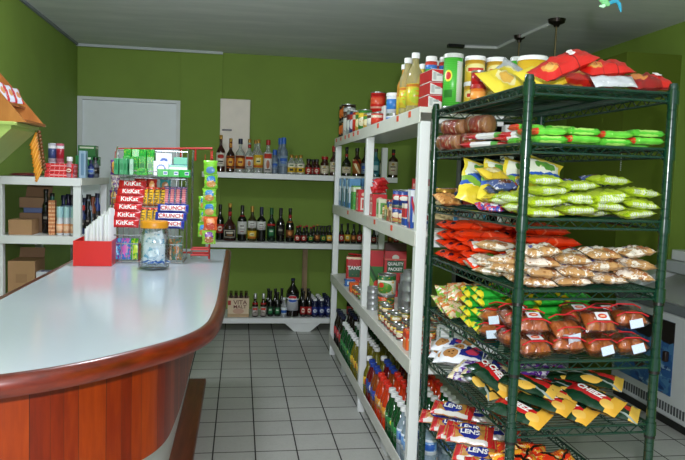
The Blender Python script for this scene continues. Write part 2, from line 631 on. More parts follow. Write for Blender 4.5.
# ------------------------------------------------------------------ the counter
def plank_material():
    m, nt, b = newmat('varnished_planks')
    uv = N(nt, 'ShaderNodeUVMap')
    sp = N(nt, 'ShaderNodeSeparateXYZ')
    L(nt, uv.outputs[0], sp.inputs[0])
    # uneven plank widths: warp the running length a little before cutting it into boards
    u = mathn(nt, 'ADD', sp.outputs[0], mathn(nt, 'MULTIPLY', mathn(nt, 'SINE', mathn(nt, 'MULTIPLY', sp.outputs[0], 31.0)), .017))
    q = mathn(nt, 'DIVIDE', u, .050)
    idx = mathn(nt, 'FLOOR', q)
    fr = mathn(nt, 'FRACT', q)
    wn = N(nt, 'ShaderNodeTexWhiteNoise', noise_dimensions='1D')
    L(nt, idx, wn.inputs['W'])
    cx = N(nt, 'ShaderNodeCombineXYZ')
    L(nt, mathn(nt, 'MULTIPLY', sp.outputs[0], 60.0), cx.inputs[0])
    L(nt, mathn(nt, 'MULTIPLY', sp.outputs[1], 2.2), cx.inputs[1])
    L(nt, mathn(nt, 'MULTIPLY', idx, 3.7), cx.inputs[2])
    g = noise(nt, cx.outputs[0], 1.0, 6, .6)
    r = N(nt, 'ShaderNodeValToRGB')
    els = r.color_ramp.elements
    els[0].position, els[0].color = 0, hx('#3c0a00')
    els[1].position, els[1].color = 1, hx('#9c3c00')
    e = els.new(.45)
    e.color = hx('#6e1c00')
    L(nt, mathn(nt, 'ADD', mathn(nt, 'MULTIPLY', wn.outputs['Value'], .5), mathn(nt, 'MULTIPLY', g.outputs['Fac'], .62)), r.inputs[0])
    gap = mathn(nt, 'LESS_THAN', fr, .025)
    L(nt, mixc(nt, gap, r.outputs[0], hx('#3a1608')), b.inputs['Base Color'])
    b.inputs['Roughness'].default_value = .35
    b.inputs['Specular IOR Level'].default_value = .3
    b.inputs['Coat Weight'].default_value = .05
    b.inputs['Coat Roughness'].default_value = .2
    bump(nt, b, mathn(nt, 'SUBTRACT', 1.0, gap), .5, .003)
    return m

def wood(name, a, c, rough=.35, scale=(3, 40, 40), coat=.2):
    key = ('w', name)
    if key in _mats:
        return _mats[key]
    m, nt, b = newmat(name)
    tc = N(nt, 'ShaderNodeTexCoord')
    mp = N(nt, 'ShaderNodeMapping')
    mp.inputs['Scale'].default_value = scale
    L(nt, tc.outputs['Object'], mp.inputs[0])
    n = noise(nt, mp.outputs[0], 1, 6, .6)
    r = N(nt, 'ShaderNodeValToRGB')
    r.color_ramp.elements[0].position = .3
    r.color_ramp.elements[0].color = hx(a)
    r.color_ramp.elements[1].position = .7
    r.color_ramp.elements[1].color = hx(c)
    L(nt, n.outputs['Fac'], r.inputs[0])
    L(nt, r.outputs[0], b.inputs['Base Color'])
    b.inputs['Roughness'].default_value = rough
    b.inputs['Coat Weight'].default_value = coat
    _mats[key] = m
    return m

NOSING = wood('nosing_wood', '#420c00', '#6c1e02', .3, (12, 12, 40), .25)
DARKWOOD = wood('dark_step_wood', '#5a2410', '#7c3a1c', .4, (30, 3, 30), .1)

OUT = [(-.07, 3.90), (-.068, 3.3), (-.068, 2.8), (-.067, 2.5), (-.068, 2.27), (-.074, 2.1), (-.084, 1.965), (-.112, 1.855), (-.158, 1.765), (-.215, 1.69),
       (-.287, 1.607), (-.353, 1.545), (-.42, 1.497), (-.50, 1.455), (-.58, 1.43), (-.66, 1.43), (-.72, 1.455), (-.755, 1.51), (-.765, 1.6), (-.765, 3.90)]

def smooth_open(p, n=6):
    o = []
    for i in range(len(p) - 1):
        a, b_, c, d_ = p[max(i - 1, 0)], p[i], p[i + 1], p[min(i + 2, len(p) - 1)]
        for k in range(n):
            t = k / n
            o.append(tuple(.5 * (2 * b_[j] + (c[j] - a[j]) * t + (2 * a[j] - 5 * b_[j] + 4 * c[j] - d_[j]) * t * t
                                 + (3 * b_[j] - a[j] - 3 * c[j] + d_[j]) * t ** 3) for j in (0, 1)))
    o.append(p[-1])
    return o

def offset(p, d):
    o = []
    for i in range(len(p)):
        a, c = Vector(p[max(i - 1, 0)]), Vector(p[min(i + 1, len(p) - 1)])
        t = (c - a).normalized()
        o.append((p[i][0] - t.y * d, p[i][1] + t.x * d))
    return o
OC = smooth_open(OUT[:-1], 6) + [OUT[-1]]
CH = .92
ctr = empty('counter', (-.4, 2.7, 0))
tag(ctr, 'long white laminate counter with curved wood plank front', 'counter')
def ccl(p):                      # to counter space, ccw
    return [(x + .4, y - 2.7) for x, y in p][::-1]
LAM = plain('white_laminate', '#c0cad6', .15, var=.015, vs=5)
MB().prism(ccl(OC), CH - .035, CH, 0).build('countertop', LAM, ctr, ang=30)
# rounded wooden nosing that follows the outline
nos = MB()
prof = [(-.004, CH), (.008, CH + .003), (.02, CH - .002), (.027, CH - .014), (.027, CH - .034), (.02, CH - .045), (.006, CH - .048), (-.004, CH - .046)]
rings = []
for dx, z in prof:
    rings.append([(x + .4, y - 2.7, z) for x, y in offset(OC, dx)])
np_ = len(OC)
for rg in rings:
    nos.v += rg
for a in range(len(prof)):
    b2 = (a + 1) % len(prof)
    for i in range(np_ - 1):
        nos.face((a * np_ + i, b2 * np_ + i, b2 * np_ + i + 1, a * np_ + i + 1))
nos.face([a * np_ for a in range(len(prof))])
nos.face([a * np_ + np_ - 1 for a in range(len(prof))][::-1])
nos.build('nosing', NOSING, ctr)
def walls(path, z0, z1):
    mb = MB()
    n = len(path)
    acc = 0
    for z in (z0, z1):
        mb.v += [(x + .4, y - 2.7, z) for x, y in path]
    for i in range(n - 1):
        dd = math.dist(path[i], path[i + 1])
        mb.face((i + 1, i, n + i, n + i + 1), 0, [(acc + dd, 0), (acc, 0), (acc, 1), (acc + dd, 1)])
        acc += dd
    return mb
PP = offset(OC, -.114)
pn = MB().prism(ccl(PP), .57, CH - .04)
pn.build('plank_front', plank_material(), ctr, ang=30)
MB().prism(ccl(offset(OC, -.20)), 0, .57).build('plinth', WHITE_PAINT, ctr, ang=30)
fs = MB().box(.13, .228, -.95, 1.21, .13, .165).box(.13, .21, -.95, 1.20, 0, .13)
bevel(fs.build('footrest', DARKWOOD, ctr), .006)

# ------------------------------------------------------------------ shelf units
def post(mb, x, y, z0, z1, s=.042):
    mb.box(x, x + s, y, y + s, z0, z1)

# white shelf unit along the aisle
gd = empty('shelf_unit', (.70, 3.8, 0))
tag(gd, 'white wooden shelf unit with four levels along the tiled aisle', 'shelf unit')
GX0, GX1, GY0, GY1 = .70, 1.095, 2.62, 5.06
GZ = (.12, .622, 1.145, 1.64)
def gl(x0, x1, y0, y1, z0, z1):
    return MB().box(x0 - .70, x1 - .70, y0 - 3.8, y1 - 3.8, z0, z1)
PY = (GY0, 3.76, GY1 - .045)
for y in PY:
    for x in (GX0, GX1 - .042):
        bevel(gl(x, x + .042, y, y + .045, 0, 1.585).build('post', WHITE_PAINT, gd), .003)
TAGM = plain('price_tag_orange', '#e2502c', .5)
for k, z in enumerate(GZ):
    x0 = GX0 - (.004 if k else 0)
    b = gl(x0, GX1 - .003, GY0 + .003, GY1 - .003, z - .022, z).build('shelf_board', SHELF_EDGE, gd)
    e = gl(GX0 - .006, GX0 - .0005, GY0 + .001, GY1 + .001, z - (.062 if k else .022), z + (.001 if k else .045)).build('shelf_edge', SHELF_EDGE, b)
    bevel(e, .002)
    if k:
        gl(GX0 + .05, GX1 - .05, GY0 + .005, GY0 + .025, z - .062, z - .022).build('cross_rail', WHITE_PAINT, b)
        for j, yy in enumerate({3: (2.76, 2.98, 3.42, 4.02, 4.18, 4.36, 4.52, 4.72, 4.94), 2: (3.02, 3.42, 4.3), 1: ()}[k]):
            gl(GX0 - .0085, GX0 - .0062, yy, yy + .035, z - .03, z - .006).build('price_tag', TAGM, b)
for y in (3.2, 4.55):
    MB().prism([(-.06, 0), (.06, 0), (.12, .095), (-.12, .095)], 0, .03, mat=Matrix.Translation((.03, y - 3.8, 0)) @ Matrix(((0, 0, 1, 0), (1, 0, 0, 0), (0, 1, 0, 0), (0, 0, 0, 1)))).build('foot', WHITE_PAINT, gd)

# white shelves on the back wall
bs = empty('wall_shelf_unit', (.5, 6.0, 0))
tag(bs, 'white wooden liquor shelves with three boards on the back wall', 'shelf unit')
BY0, BY1 = 5.80, 6.20
BZ = (.118, .772, 1.364)
def bl(x0, x1, y0, y1, z0, z1):
    return MB().box(x0 - .5, x1 - .5, y0 - 6, y1 - 6, z0, z1)
for k, (z, xa, xb) in enumerate(zip(BZ, (-.30, -.28, -.32), (1.36, 1.41, 1.36))):
    bb = bl(xa, xb, BY0, BY1, z - .02, z).build('shelf_board', WHITE_PAINT, bs)
    bevel(bl(xa, xb, BY0 - .012, BY0, z - .045, z + .001).build('shelf_edge', WHITE_PAINT, bb), .002)
RAWP = wood('raw_pine', '#7d6648', '#a58b66', .6, (40, 40, 4), 0)
bl(.585, .63, 6.19, 6.22, 0, .76).build('back_post', RAWP, bs)
for x in (1.26,):
    bl(x, x + .045, 6.18, 6.22, 0, 1.345).build('back_post', WHITE_PAINT, bs)
MB().prism([(1.355 - .5, .77), (1.405 - .5, .77), (1.46 - .5, .10), (1.41 - .5, .10)][::-1], -.19, -.15, mat=Matrix(((1, 0, 0, 0), (0, 0, 1, 0), (0, 1, 0, 0), (0, 0, 0, 1)))).build('end_brace', WHITE_PAINT, bs)
for x in (.555, 1.2):
    m4 = Matrix(((1, 0, 0, x - .5), (0, 0, 1, -.205), (0, 1, 0, 0), (0, 0, 0, 1)))
    MB().prism([(-.065, 0), (.075, 0), (.165, .075), (-.15, .075)][::-1], 0, .03, mat=m4).build('foot', WHITE_PAINT, bs)

# white shelf unit by the left wall, behind the counter
ls = empty('side_shelf_unit', (-1.13, 4.4, 0))
tag(ls, 'white wooden shelf unit behind the counter against the left wall', 'shelf unit')
LX0, LX1, LY0, LY1 = -1.335, -.895, 4.02, 4.82
LZ = (.59, .965, 1.298)
def ll(x0, x1, y0, y1, z0, z1):
    return MB().box(x0 + 1.13, x1 + 1.13, y0 - 4.4, y1 - 4.4, z0, z1)
for x in (LX0 - .02, LX1 - .042):
    for y in (LY0, LY1 - .045):
        bevel(ll(x, x + .042, y, y + .045, 0, LZ[2] - .02).build('post', WHITE_PAINT, ls), .003)
for k, z in enumerate(LZ):
    b = ll(LX0 - .02, LX1, LY0, LY1, z - .02, z).build('shelf_board', [wood('tan_board', '#a99a72', '#c4b68c', .6, (20, 3, 20), 0), WHITE_PAINT, WHITE_PAINT][k], ls)
    bevel(ll(LX0 - .02, LX1 + .002, LY0 - .008, LY0, z - .045, z + .001).build('shelf_edge', WHITE_PAINT, b), .002)
    ll(LX1, LX1 + .008, LY0, LY1, z - .04, z + .001).build('shelf_edge', SHELF_EDGE, b)
ll(-1.13, -1.095, LY1 - .03, LY1, 0, LZ[2] - .02).build('back_post', WHITE_PAINT, ls)

# pale green hopper-shaped wall shelf with the wooden magazine rack on it
PALEG = plain('pale_green_paint', '#b6cf72', .45, var=.04)
wsx = empty('wall_bracket_shelf', (-1.2, 3.5, 1.3))
tag(wsx, 'pale green sloping wall shelf at upper left under the wooden rack', 'shelf')
MY = Matrix(((1, 0, 0, 0), (0, 0, 1, 0), (0, 1, 0, 0), (0, 0, 0, 1)))     # outline in XZ, thickness along Y
hop = [(-.22, .255), (.105, .255), (.105, .235), (-.22, -.08)]
MB().prism(hop[::-1], -.02, .36, mat=MY).build('slanted_box', PALEG, wsx, smooth=False)
bevel(MB().box(-.22, .125, -.03, .37, .25, .268).build('shelf_board', PALEG, wsx), .003)
ORW = wood('orange_wood', '#a9642a', '#d08a45', .4, (8, 8, 3), .3)
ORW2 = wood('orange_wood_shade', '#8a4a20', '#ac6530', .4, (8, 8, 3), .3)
mr = empty('magazine_rack', (-1.2, 3.5, 1.5685))
tag(mr, 'sloping orange wood display rack on the pale green wall shelf', 'rack')
tri = [(-.215, 0), (.175, 0), (-.02, .26), (-.215, .40)]
tri = [(-.21, 0), (.165, 0), (-.03, .235), (-.21, .44)]
MB().prism(tri[::-1], 0.0, .014, mat=MY).build('side_panel', ORW, mr, smooth=False)
MB().prism(tri[::-1], .34, .354, mat=MY).build('side_panel', ORW, mr, smooth=False)
MB().prism([(-.21, 0), (.165, 0), (.165, .014), (-.21, .014)][::-1], .014, .34, mat=MY).build('bottom_board', ORW2, mr, smooth=False)
MB().prism([(-.21, .02), (-.19, .02), (-.19, .44), (-.21, .44)][::-1], .014, .34, mat=MY).build('back_board', ORW2, mr, smooth=False)
MB().prism([(-.19, .095), (.065, .09), (.065, .102), (-.19, .107)][::-1], .014, .34, mat=MY).build('tier', ORW2, mr, smooth=False)
MB().prism([(-.19, .30), (-.10, .295), (-.10, .307), (-.19, .312)][::-1], .014, .34, mat=MY).build('tier', ORW2, mr, smooth=False)

# ------------------------------------------------------------------ the green wire rack
RA = .036
RCx, RCy = .769, 1.762
RW, RL = .438, .790
ex, ey = Vector((math.cos(RA), math.sin(RA), 0)), Vector((-math.sin(RA), math.cos(RA), 0))
def RK(u, v, z=0):
    return Vector((RCx, RCy, z)) + ex * u + ey * v
RZ = [1.621, 1.463, 1.256, 1.055, .853, .660, .410]
RG = plain('dark_green_epoxy', '#052f21', .22, var=.05, vs=30, coat=.4)
rk = empty('wire_rack', (RCx, RCy, 0), RA)
tag(rk, 'dark green wire shelving rack full of snack packs in the foreground', 'rack')
for (u, v) in ((0, 0), (RW, 0), (0, RL), (RW, RL)):
    pr = [(.0, 0), (.0135, 0)]
    z = .0
    while z < 1.62:
        pr += [(.0135, z + .0185), (.0122, z + .0195), (.0122, z + .0215), (.0135, z + .0225)]
        z += .0254
    pr += [(.0135, 1.636), (.011, 1.645), (0, 1.647)]
    MB().lathe(pr, 16, c=(u, v, 0)).build('post', RG, rk, ang=50)
    MB().lathe([(.008, 0), (.016, 0), (.016, .012), (.0125, .03)], 16, c=(u, v, 0)).build('foot_cap', BLACK, rk)
def wire_shelf(z, i):
    mb = MB()
    h = .026
    # perimeter truss: two rails with a zigzag between them
    e = .016
    P = [(e, 0, RW - e, 0), (RW, e, RW, RL - e), (e, RL, RW - e, RL), (0, e, 0, RL - e)]
    for x0, y0, x1, y1 in P:
        for zz, r in ((z - .003, .0042), (z - h, .0036)):
            mb.tube([(x0, y0, zz), (x1, y1, zz)], r, 8)
        n = int(math.dist((x0, y0), (x1, y1)) / .026)
        n += n % 2
        pts = [(x0 + (x1 - x0) * k / n, y0 + (y1 - y0) * k / n, z - .004 if k % 2 else z - h + .001) for k in range(n + 1)]
        mb.tube(pts, .0021, 6)
    # deck wires
    for k in range(1, 39):
        y = RL * k / 39
        mb.tube([(0, y, z - .0035), (RW, y, z - .0035)], .0016, 5)
    for x in (RW * .25, RW * .5, RW * .75):
        mb.tube([(x, 0, z - .007), (x, RL, z - .007)], .0025, 5)
    o = mb.build('wire_shelf', RG, rk, ang=60)
    for (u, v) in ((0, 0), (RW, 0), (0, RL), (RW, RL)):
        MB().lathe([(.0136, -.034), (.0172, -.034), (.0165, .004), (.0136, .004)], 16, c=(u, v, z)).build('corner_collar', RG, o)
        if i in (3, 4, 5) and v == 0:
            MB().lathe([(.0137, -.043), (.0158, -.043), (.0152, -.034), (.0137, -.034)], 14, c=(u, v, z)).build('sleeve', BLACK, o)
for i, z in enumerate(RZ):
    wire_shelf(z, i)

# ------------------------------------------------------------------ freezer and cabinet at the right
FW = plain('freezer_white', '#cfd4d6', .3, var=.02)
FG = plain('freezer_grey', '#6f7679', .35, var=.03)
fz = empty('chest_freezer', (2.42, 3.4, 0))
tag(fz, 'white chest freezer with vent grille and blue poster, behind the wire rack', 'freezer')
bevel(MB().box(0, .40, -.75, .62, .05, .645).build('body', FW, fz), .012)
MB().box(.02, .40, -.74, .61, 0, .05).build('base', BLACK, fz)
bevel(MB().box(-.006, .40, -.755, .625, .645, .70).build('top_rim', FG, fz), .006)
lidm = MB().prism([(0, .70), (.40, .70), (.40, .86), (.30, .86), (.12, .80)], .46, .62, mat=MY)
lidm.build('raised_end', FW, fz, smooth=False)
gl_ = MB().prism([(.0, .702), (.40, .84), (.40, .848), (.0, .712)][::-1], -.74, .45, mat=MY)
gl_.build('glass_lid', clear('lid_glass', '#bfc8c8', .2), fz, smooth=False)
gr = MB()
for k in range(46):
    y = -.70 + k * .026
    gr.box(-.004, .001, y, y + .013, .085, .135)
gr.build('vent_grille', plain('vent_dark', '#4a4e50', .5), fz)
pos = printed('poster_blue', '#2c5c94', [('n', 4, .5, '#4a7ca6'), ('n', 7, .58, '#1d3a70'), ('n', 9, .62, '#8fb0c8'), ('r', .5, .86, .5, .16, '#1c1512'), ('n', 13, .68, '#7a5a44'), ('e', .12, .45, .06, .08, '#5a3420'), ('e', .45, .3, .10, .10, '#3a2416')], .35, .15)
pb = MB()
pb.v = [(-.0015, -.02, .18), (-.0015, .60, .18), (-.0015, .60, .60), (-.0015, -.02, .60)]
pb = MB().box(-.004, -.0005, 0, .58, .18, .60)
pb.build('poster', pos, fz)
hk = MB().box(-.03, -.004, .03, .06, .37, .43)
bevel(hk.build('handle', plain('handle_brown', '#2b1d16', .4), fz), .006)
gc = empty('grey_cabinet', (2.10, 4.4, 0))
tag(gc, 'small light grey cabinet standing beyond the wire rack by the olive column', 'cabinet')
bevel(MB().box(-.11, .11, -.22, .2, .03, .90).build('body', FG, gc), .004)
bevel(MB().box(-.12, .12, -.23, .2, .90, .935).build('lid', plain('cabinet_top', '#b4babc', .4), gc), .004)
MB().box(-.1, .1, -.2, .19, 0, .03).build('base', BLACK, gc)
# trays and papers lying on the freezer
bevel(tag(MB().box(-.13, .13, -.17, .17, 0, .07).build('plastic_tray', plain('tray_grey', '#a9b0b2', .4), loc=(2.68, 3.55, .852)),
    'grey plastic tray lying on the glass lid of the freezer', 'tray'), .006)
bevel(tag(MB().box(-.12, .12, -.16, .16, 0, .06).build('carton', plain('pale_carton', '#cdd2d2', .5), loc=(2.70, 3.55, .924)),
    'pale flat carton on top of the grey tray on the freezer', 'carton'), .004)

# ------------------------------------------------------------------ bottles
def bottle_body(h, r, nr, s0, s1, caph, base=.006, seg=16):
    p = [(0, .002), (r * .8, 0), (r, base)]
    p.append((r, h * s0))
    for k in range(1, 6):
        t = k / 6
        p.append((nr + (r - nr) * (.5 + .5 * math.cos(PI * t)), h * (s0 + (s1 - s0) * t)))
    p += [(nr, h * s1), (nr, h - caph), (0, h - caph)]
    return MB().lathe(p, seg)

def bottle(name, h, r, nr, s0, s1, mat, capm, label, cat, group, lab=None, lab2=None, neck=None, caph=.02, capr=1.15, capname='cap', seg=16, base=.006):
    o = bottle_body(h, r, nr, s0, s1, caph, base, seg).build(name, mat)
    tag(o, label, cat, group)
    cr = nr * capr
    MB().lathe([(0, h - caph), (cr, h - caph), (cr, h - .002), (cr * .9, h), (0, h)], seg).build(capname, capm, o)
    for nm, lb in (('label', lab), ('label', lab2), ('neck_label', neck)):
        if lb:
            m, z0, z1 = lb[:3]
            rr = (lb[3] if len(lb) > 3 else r) + .0008
            MB().lathe([(rr, z0 * h), (rr, z1 * h)], 20).build(nm, m, o, ang=180)
    return o

def glass(name, col, rough=.08):
    return plain(name, col, rough, var=.03, coat=.5)
G_BLACK = glass('black_glass', '#0d0b0a')
G_BROWN = glass('brown_glass', '#2b120a')
G_GREEN = glass('green_glass', '#0c2414')
G_OLIVE = glass('olive_glass', '#3a3512')
G_RED = glass('dark_red_liquor', '#3a0a08')
G_CLEAR = clear('clear_glass', '#dfe8e2', .18)
G_FROST = clear('frosted_glass', '#aebfd0', .45, .3, body='#9fb2c6')
C_GOLD = plain('gold_cap', '#b58a3a', .35, .5)
C_NAVY = plain('navy_cap', '#141a3c', .4)
C_RED = plain('red_cap', '#a81c1a', .4)
C_BLUE = plain('blue_cap', '#2463c4', .35)
C_SILV = plain('silver_cap', '#c2c4c4', .3, .7)
C_GREENC = plain('green_cap', '#1c5a2c', .4)
LB_WHITE = printed('label_white_red', '#e6e0d2', [('e', .5, .72, .13, .16, '#b02820'), ('r', .5, .35, .10, .05, '#3a2a20'), ('r', .5, .2, .08, .02, '#6a5a48')], .5)
LB_ORANGE = printed('label_orange', '#c86a1c', [('e', .5, .5, .10, .34, '#e9b04a'), ('r', .5, .12, .5, .06, '#5a1c10'), ('r', .5, .9, .5, .06, '#5a1c10'), ('r', .5, .5, .07, .07, '#7a2414')], .5)
LB_GOLDY = printed('label_yellow', '#e2b52a', [('r', .5, .55, .09, .22, '#f0e4a0'), ('r', .5, .5, .06, .06, '#2a4a28'), ('r', .5, .12, .5, .08, '#d8702a')], .5)
LB_YW = printed('label_yellow_white', '#efe9d4', [('r', .5, .35, .5, .25, '#e0b62c'), ('r', .5, .35, .07, .12, '#3a3a2a'), ('r', .5, .8, .08, .06, '#3f6a3a')], .5)
LB_WR = printed('label_pale_bottle', '#d9d6d2', [('r', .5, .82, .16, .12, '#c8402c'), ('e', .5, .4, .06, .22, '#b06a4a'), ('r', .5, .12, .1, .03, '#444444')], .5)
LB_BLUE = printed('label_blue_print', '#8ea4bc', [('r', .5, .6, .14, .16, '#2b5fb8'), ('r', .5, .3, .10, .05, '#2b5fb8')], .5)
LB_CREAM = printed('label_cream', '#d9d0b4', [('r', .5, .6, .09, .05, '#4a3a28'), ('r', .5, .35, .07, .03, '#8a3020'), ('e', .5, .8, .05, .1, '#b09040')], .5)
LB_WINE = printed('label_wine', '#d8d8d4', [('r', .5, .65, .07, .05, '#55504a'), ('r', .5, .4, .09, .03, '#77726a'), ('r', .5, .2, .06, .03, '#8a2a24')], .5)
LB_BLK = printed('label_black_frame', '#15100d', [('r', .5, .5, .15, .36, '#c9bfae'), ('r', .5, .5, .13, .28, '#1a1412'), ('r', .5, .6, .09, .07, '#d8d0c0'), ('r', .5, .38, .07, .04, '#b08040')], .5)
LB_DKGR = printed('label_dark_green', '#123820', [('r', .5, .5, .10, .3, '#2f7d4a'), ('r', .5, .6, .07, .06, '#d8e0d0')], .5)
LB_DARK = printed('label_dark', '#17120f', [('r', .5, .5, .08, .1, '#8a8478'), ('r', .5, .2, .06, .04, '#4a443c')], .5)
LB_BRONZE = printed('label_bronze', '#7a4a22', [('e', .5, .55, .08, .3, '#c07a36'), ('r', .5, .15, .1, .05, '#2a1a10')], .5)
LB_RED = printed('label_red', '#a82420', [('e', .5, .5, .09, .3, '#e8d8c4'), ('r', .5, .5, .06, .08, '#a82420')], .5)
LB_TEAL = printed('label_teal', '#3f8a94', [('r', .5, .5, .12, .2, '#a8ccd0'), ('r', .5, .2, .1, .06, '#1f4a58')], .5)
LB_GRY = printed('label_green_yellow', '#2f6a34', [('r', .5, .5, .08, .26, '#c9b43a'), ('e', .5, .5, .04, .16, '#1e3a20')], .5)
LB_SILV = printed('label_silver_red', '#b6aea6', [('r', .5, .75, .12, .12, '#c23a28'), ('r', .5, .4, .08, .06, '#6a5a50')], .5)
LB_PEPSI = printed('label_cola_ball', '#15171c', [('r', .5, .30, .16, .28, '#b9bdc2'), ('e', .5, .68, .125, .22, '#e9ecf0'), ('e', .5, .76, .11, .115, '#c8202c'), ('e', .5, .61, .11, .115, '#1f55b8'), ('d', .12, 1, .742, .035, '#f2f2f2')], .4)

RUM = 'liquor bottles on the top back shelf'
WINE = 'wine and spirit bottles on the middle back shelf'
BEER = 'small bottles on the middle back shelf'
LOW = 'bottles on the lowest back shelf'
def bx(px, py, Y=5.93):
    return at(px, py, Y)[0]

def put(o, x, y, z, rz=0):
    o.location = (x, y, z)
    o.rotation_euler = (0, 0, rz)
    return o
Z2, Z1, Z0 = BZ[2] + .001, BZ[1] + .001, BZ[0] + .001
def face(x, y):                       # turn a label towards the aisle
    return -math.atan2(x, y)
# top board
top = [
 (220.5, dict(h=.315, r=.037, nr=.013, s0=.55, s1=.74, mat=G_RED, capm=C_GOLD, lab=(LB_WHITE, .16, .52), neck=None, caph=.035), 'dark red rum bottle with white label at the left end of top back shelf'),
 (230.3, dict(h=.29, r=.036, nr=.012, s0=.50, s1=.70, mat=G_BROWN, capm=C_GOLD, lab=(LB_ORANGE, .12, .48), neck=(LB_ORANGE, .72, .88, .0125), caph=.03), 'brown bottle with orange label beside the dark red rum'),
 (240.0, dict(h=.29, r=.040, nr=.014, s0=.56, s1=.74, mat=G_CLEAR, capm=C_NAVY, lab=(LB_ORANGE, .12, .50), caph=.045, capr=1.3), 'clear bottle with navy cap and orange label on top back shelf'),
 (249.0, dict(h=.29, r=.036, nr=.013, s0=.52, s1=.70, mat=G_CLEAR, capm=C_GOLD, lab=(LB_WR, .14, .50), neck=(C_RED, .74, .84, .0135), caph=.03), 'clear bottle with red neck band and gold cap on top back shelf'),
 (258.0, dict(h=.29, r=.040, nr=.014, s0=.55, s1=.74, mat=G_CLEAR, capm=C_GOLD, lab=(LB_GOLDY, .16, .54), caph=.032), 'front clear bottle with yellow label and pale gold cap'),
 (267.6, dict(h=.29, r=.038, nr=.015, s0=.56, s1=.72, mat=G_CLEAR, capm=C_RED, lab=(LB_WR, .04, .62), neck=None, caph=.045, capr=1.25), 'clear spirit bottle with red cap and tall pale label'),
 (274.6, dict(h=.21, r=.031, nr=.014, s0=.58, s1=.78, mat=G_FROST, capm=C_BLUE, lab=(LB_BLUE, .2, .5), caph=.045, capr=1.3), 'smaller frosted vodka bottle with blue cap on top back shelf'),
 (283.0, dict(h=.315, r=.037, nr=.017, s0=.60, s1=.76, mat=G_FROST, capm=C_BLUE, lab=(LB_BLUE, .22, .5), caph=.055, capr=1.2), 'tall frosted vodka bottle with blue cap, the front one'),
 (291.2, dict(h=.17, r=.035, nr=.014, s0=.55, s1=.80, mat=G_CLEAR, capm=C_GOLD, lab=(LB_YW, .06, .56), caph=.025), 'short clear bottle with yellow white label, left of the pair'),
 (300.2, dict(h=.17, r=.035, nr=.014, s0=.55, s1=.80, mat=G_CLEAR, capm=C_GOLD, lab=(LB_YW, .06, .56), caph=.025), 'short clear bottle with yellow white label, right of the pair'),
 (308.3, dict(h=.14, r=.028, nr=.017, s0=.55, s1=.72, mat=G_RED, capm=BLACK, lab=(LB_RED, .08, .46), caph=.022), 'first short dark bottle right of the yellow labelled pair'),
 (316.3, dict(h=.14, r=.028, nr=.017, s0=.55, s1=.72, mat=G_RED, capm=BLACK, lab=(LB_RED, .08, .46), caph=.022), 'second short dark bottle right of the yellow labelled pair'),
 (324.3, dict(h=.165, r=.037, nr=.026, s0=.62, s1=.78, mat=G_RED, capm=C_RED, lab=(LB_CREAM, .10, .52), caph=.025), 'squat dark red jar shaped bottle with wide red cap'),
 (333.3, dict(h=.26, r=.035, nr=.014, s0=.5, s1=.7, mat=G_RED, capm=C_RED, lab=(LB_CREAM, .12, .46), caph=.05, capr=1.3), 'dark red bottle with tall red cap by the aisle unit post'),
 (346.0, dict(h=.255, r=.040, nr=.013, s0=.42, s1=.64, mat=G_BLACK, capm=BLACK, lab=(LB_CREAM, .10, .32), neck=(C_RED, .66, .76, .0135), caph=.03), 'black sloping shouldered bottle with cream label on top back shelf'),
 (356.3, dict(h=.25, r=.038, nr=.016, s0=.56, s1=.76, mat=G_BROWN, capm=BLACK, lab=(printed('label_gold_streaks', '#a8682c', [('d', 1, .3, .62, .05, '#f0dcae'), ('r', .5, .8, .5, .08, '#a02018'), ('d', 1, .4, .9, .04, '#3a1a0c')], .3), .1, .6), caph=.03), 'brown bottle with gold streaked label on top back shelf'),
 (364.8, dict(h=.26, r=.036, nr=.013, s0=.52, s1=.72, mat=G_BLACK, capm=BLACK, lab=(LB_BLUE, .1, .45), caph=.03), 'black bottle with blue grey label on top back shelf'),
 (375.0, dict(h=.25, r=.034, nr=.015, s0=.56, s1=.74, mat=plain('teal_bottle', '#2c6a72', .2, coat=.4), capm=BLACK, lab=(LB_TEAL, .1, .55), caph=.03), 'teal green bottle seen through the aisle unit'),
 (382.8, dict(h=.25, r=.034, nr=.013, s0=.55, s1=.74, mat=G_BLACK, capm=C_RED, lab=(LB_CREAM, .1, .5), caph=.03), 'slim black bottle with red cap beside the teal one'),
 (392.5, dict(h=.25, r=.042, nr=.014, s0=.62, s1=.78, mat=G_BROWN, capm=BLACK, lab=(LB_CREAM, .10, .56), neck=(C_RED, .8, .87, .0145), caph=.03), 'square looking brown bottle with cream label at the right end of top back shelf'),
]
for px, k, lab in top:
    x = bx(px, 172)
    put(bottle('liquor_bottle', label=lab, cat='bottle', group=RUM, **k), x, 5.975 if px == 274.6 else 5.915, Z2, face(x, 5.9))
# ones standing behind
for px, yy, i, lab in ((255.2, 6.03, 4, 'rear clear bottle with yellow label half hidden behind its twin'), (280.0, 6.04, 7, 'rear tall frosted vodka bottle half hidden behind its twin'),
                       (296, 6.05, 8, 'clear bottle peeping out behind the short yellow labelled pair'), (313, 6.04, 10, 'small dark bottle behind the short dark red ones')):
    k = dict(top[i][1])
    x = bx(px, 172, yy)
    put(bottle('liquor_bottle', label=lab, cat='bottle', group=RUM, **k), x, yy, Z2, face(x, yy))
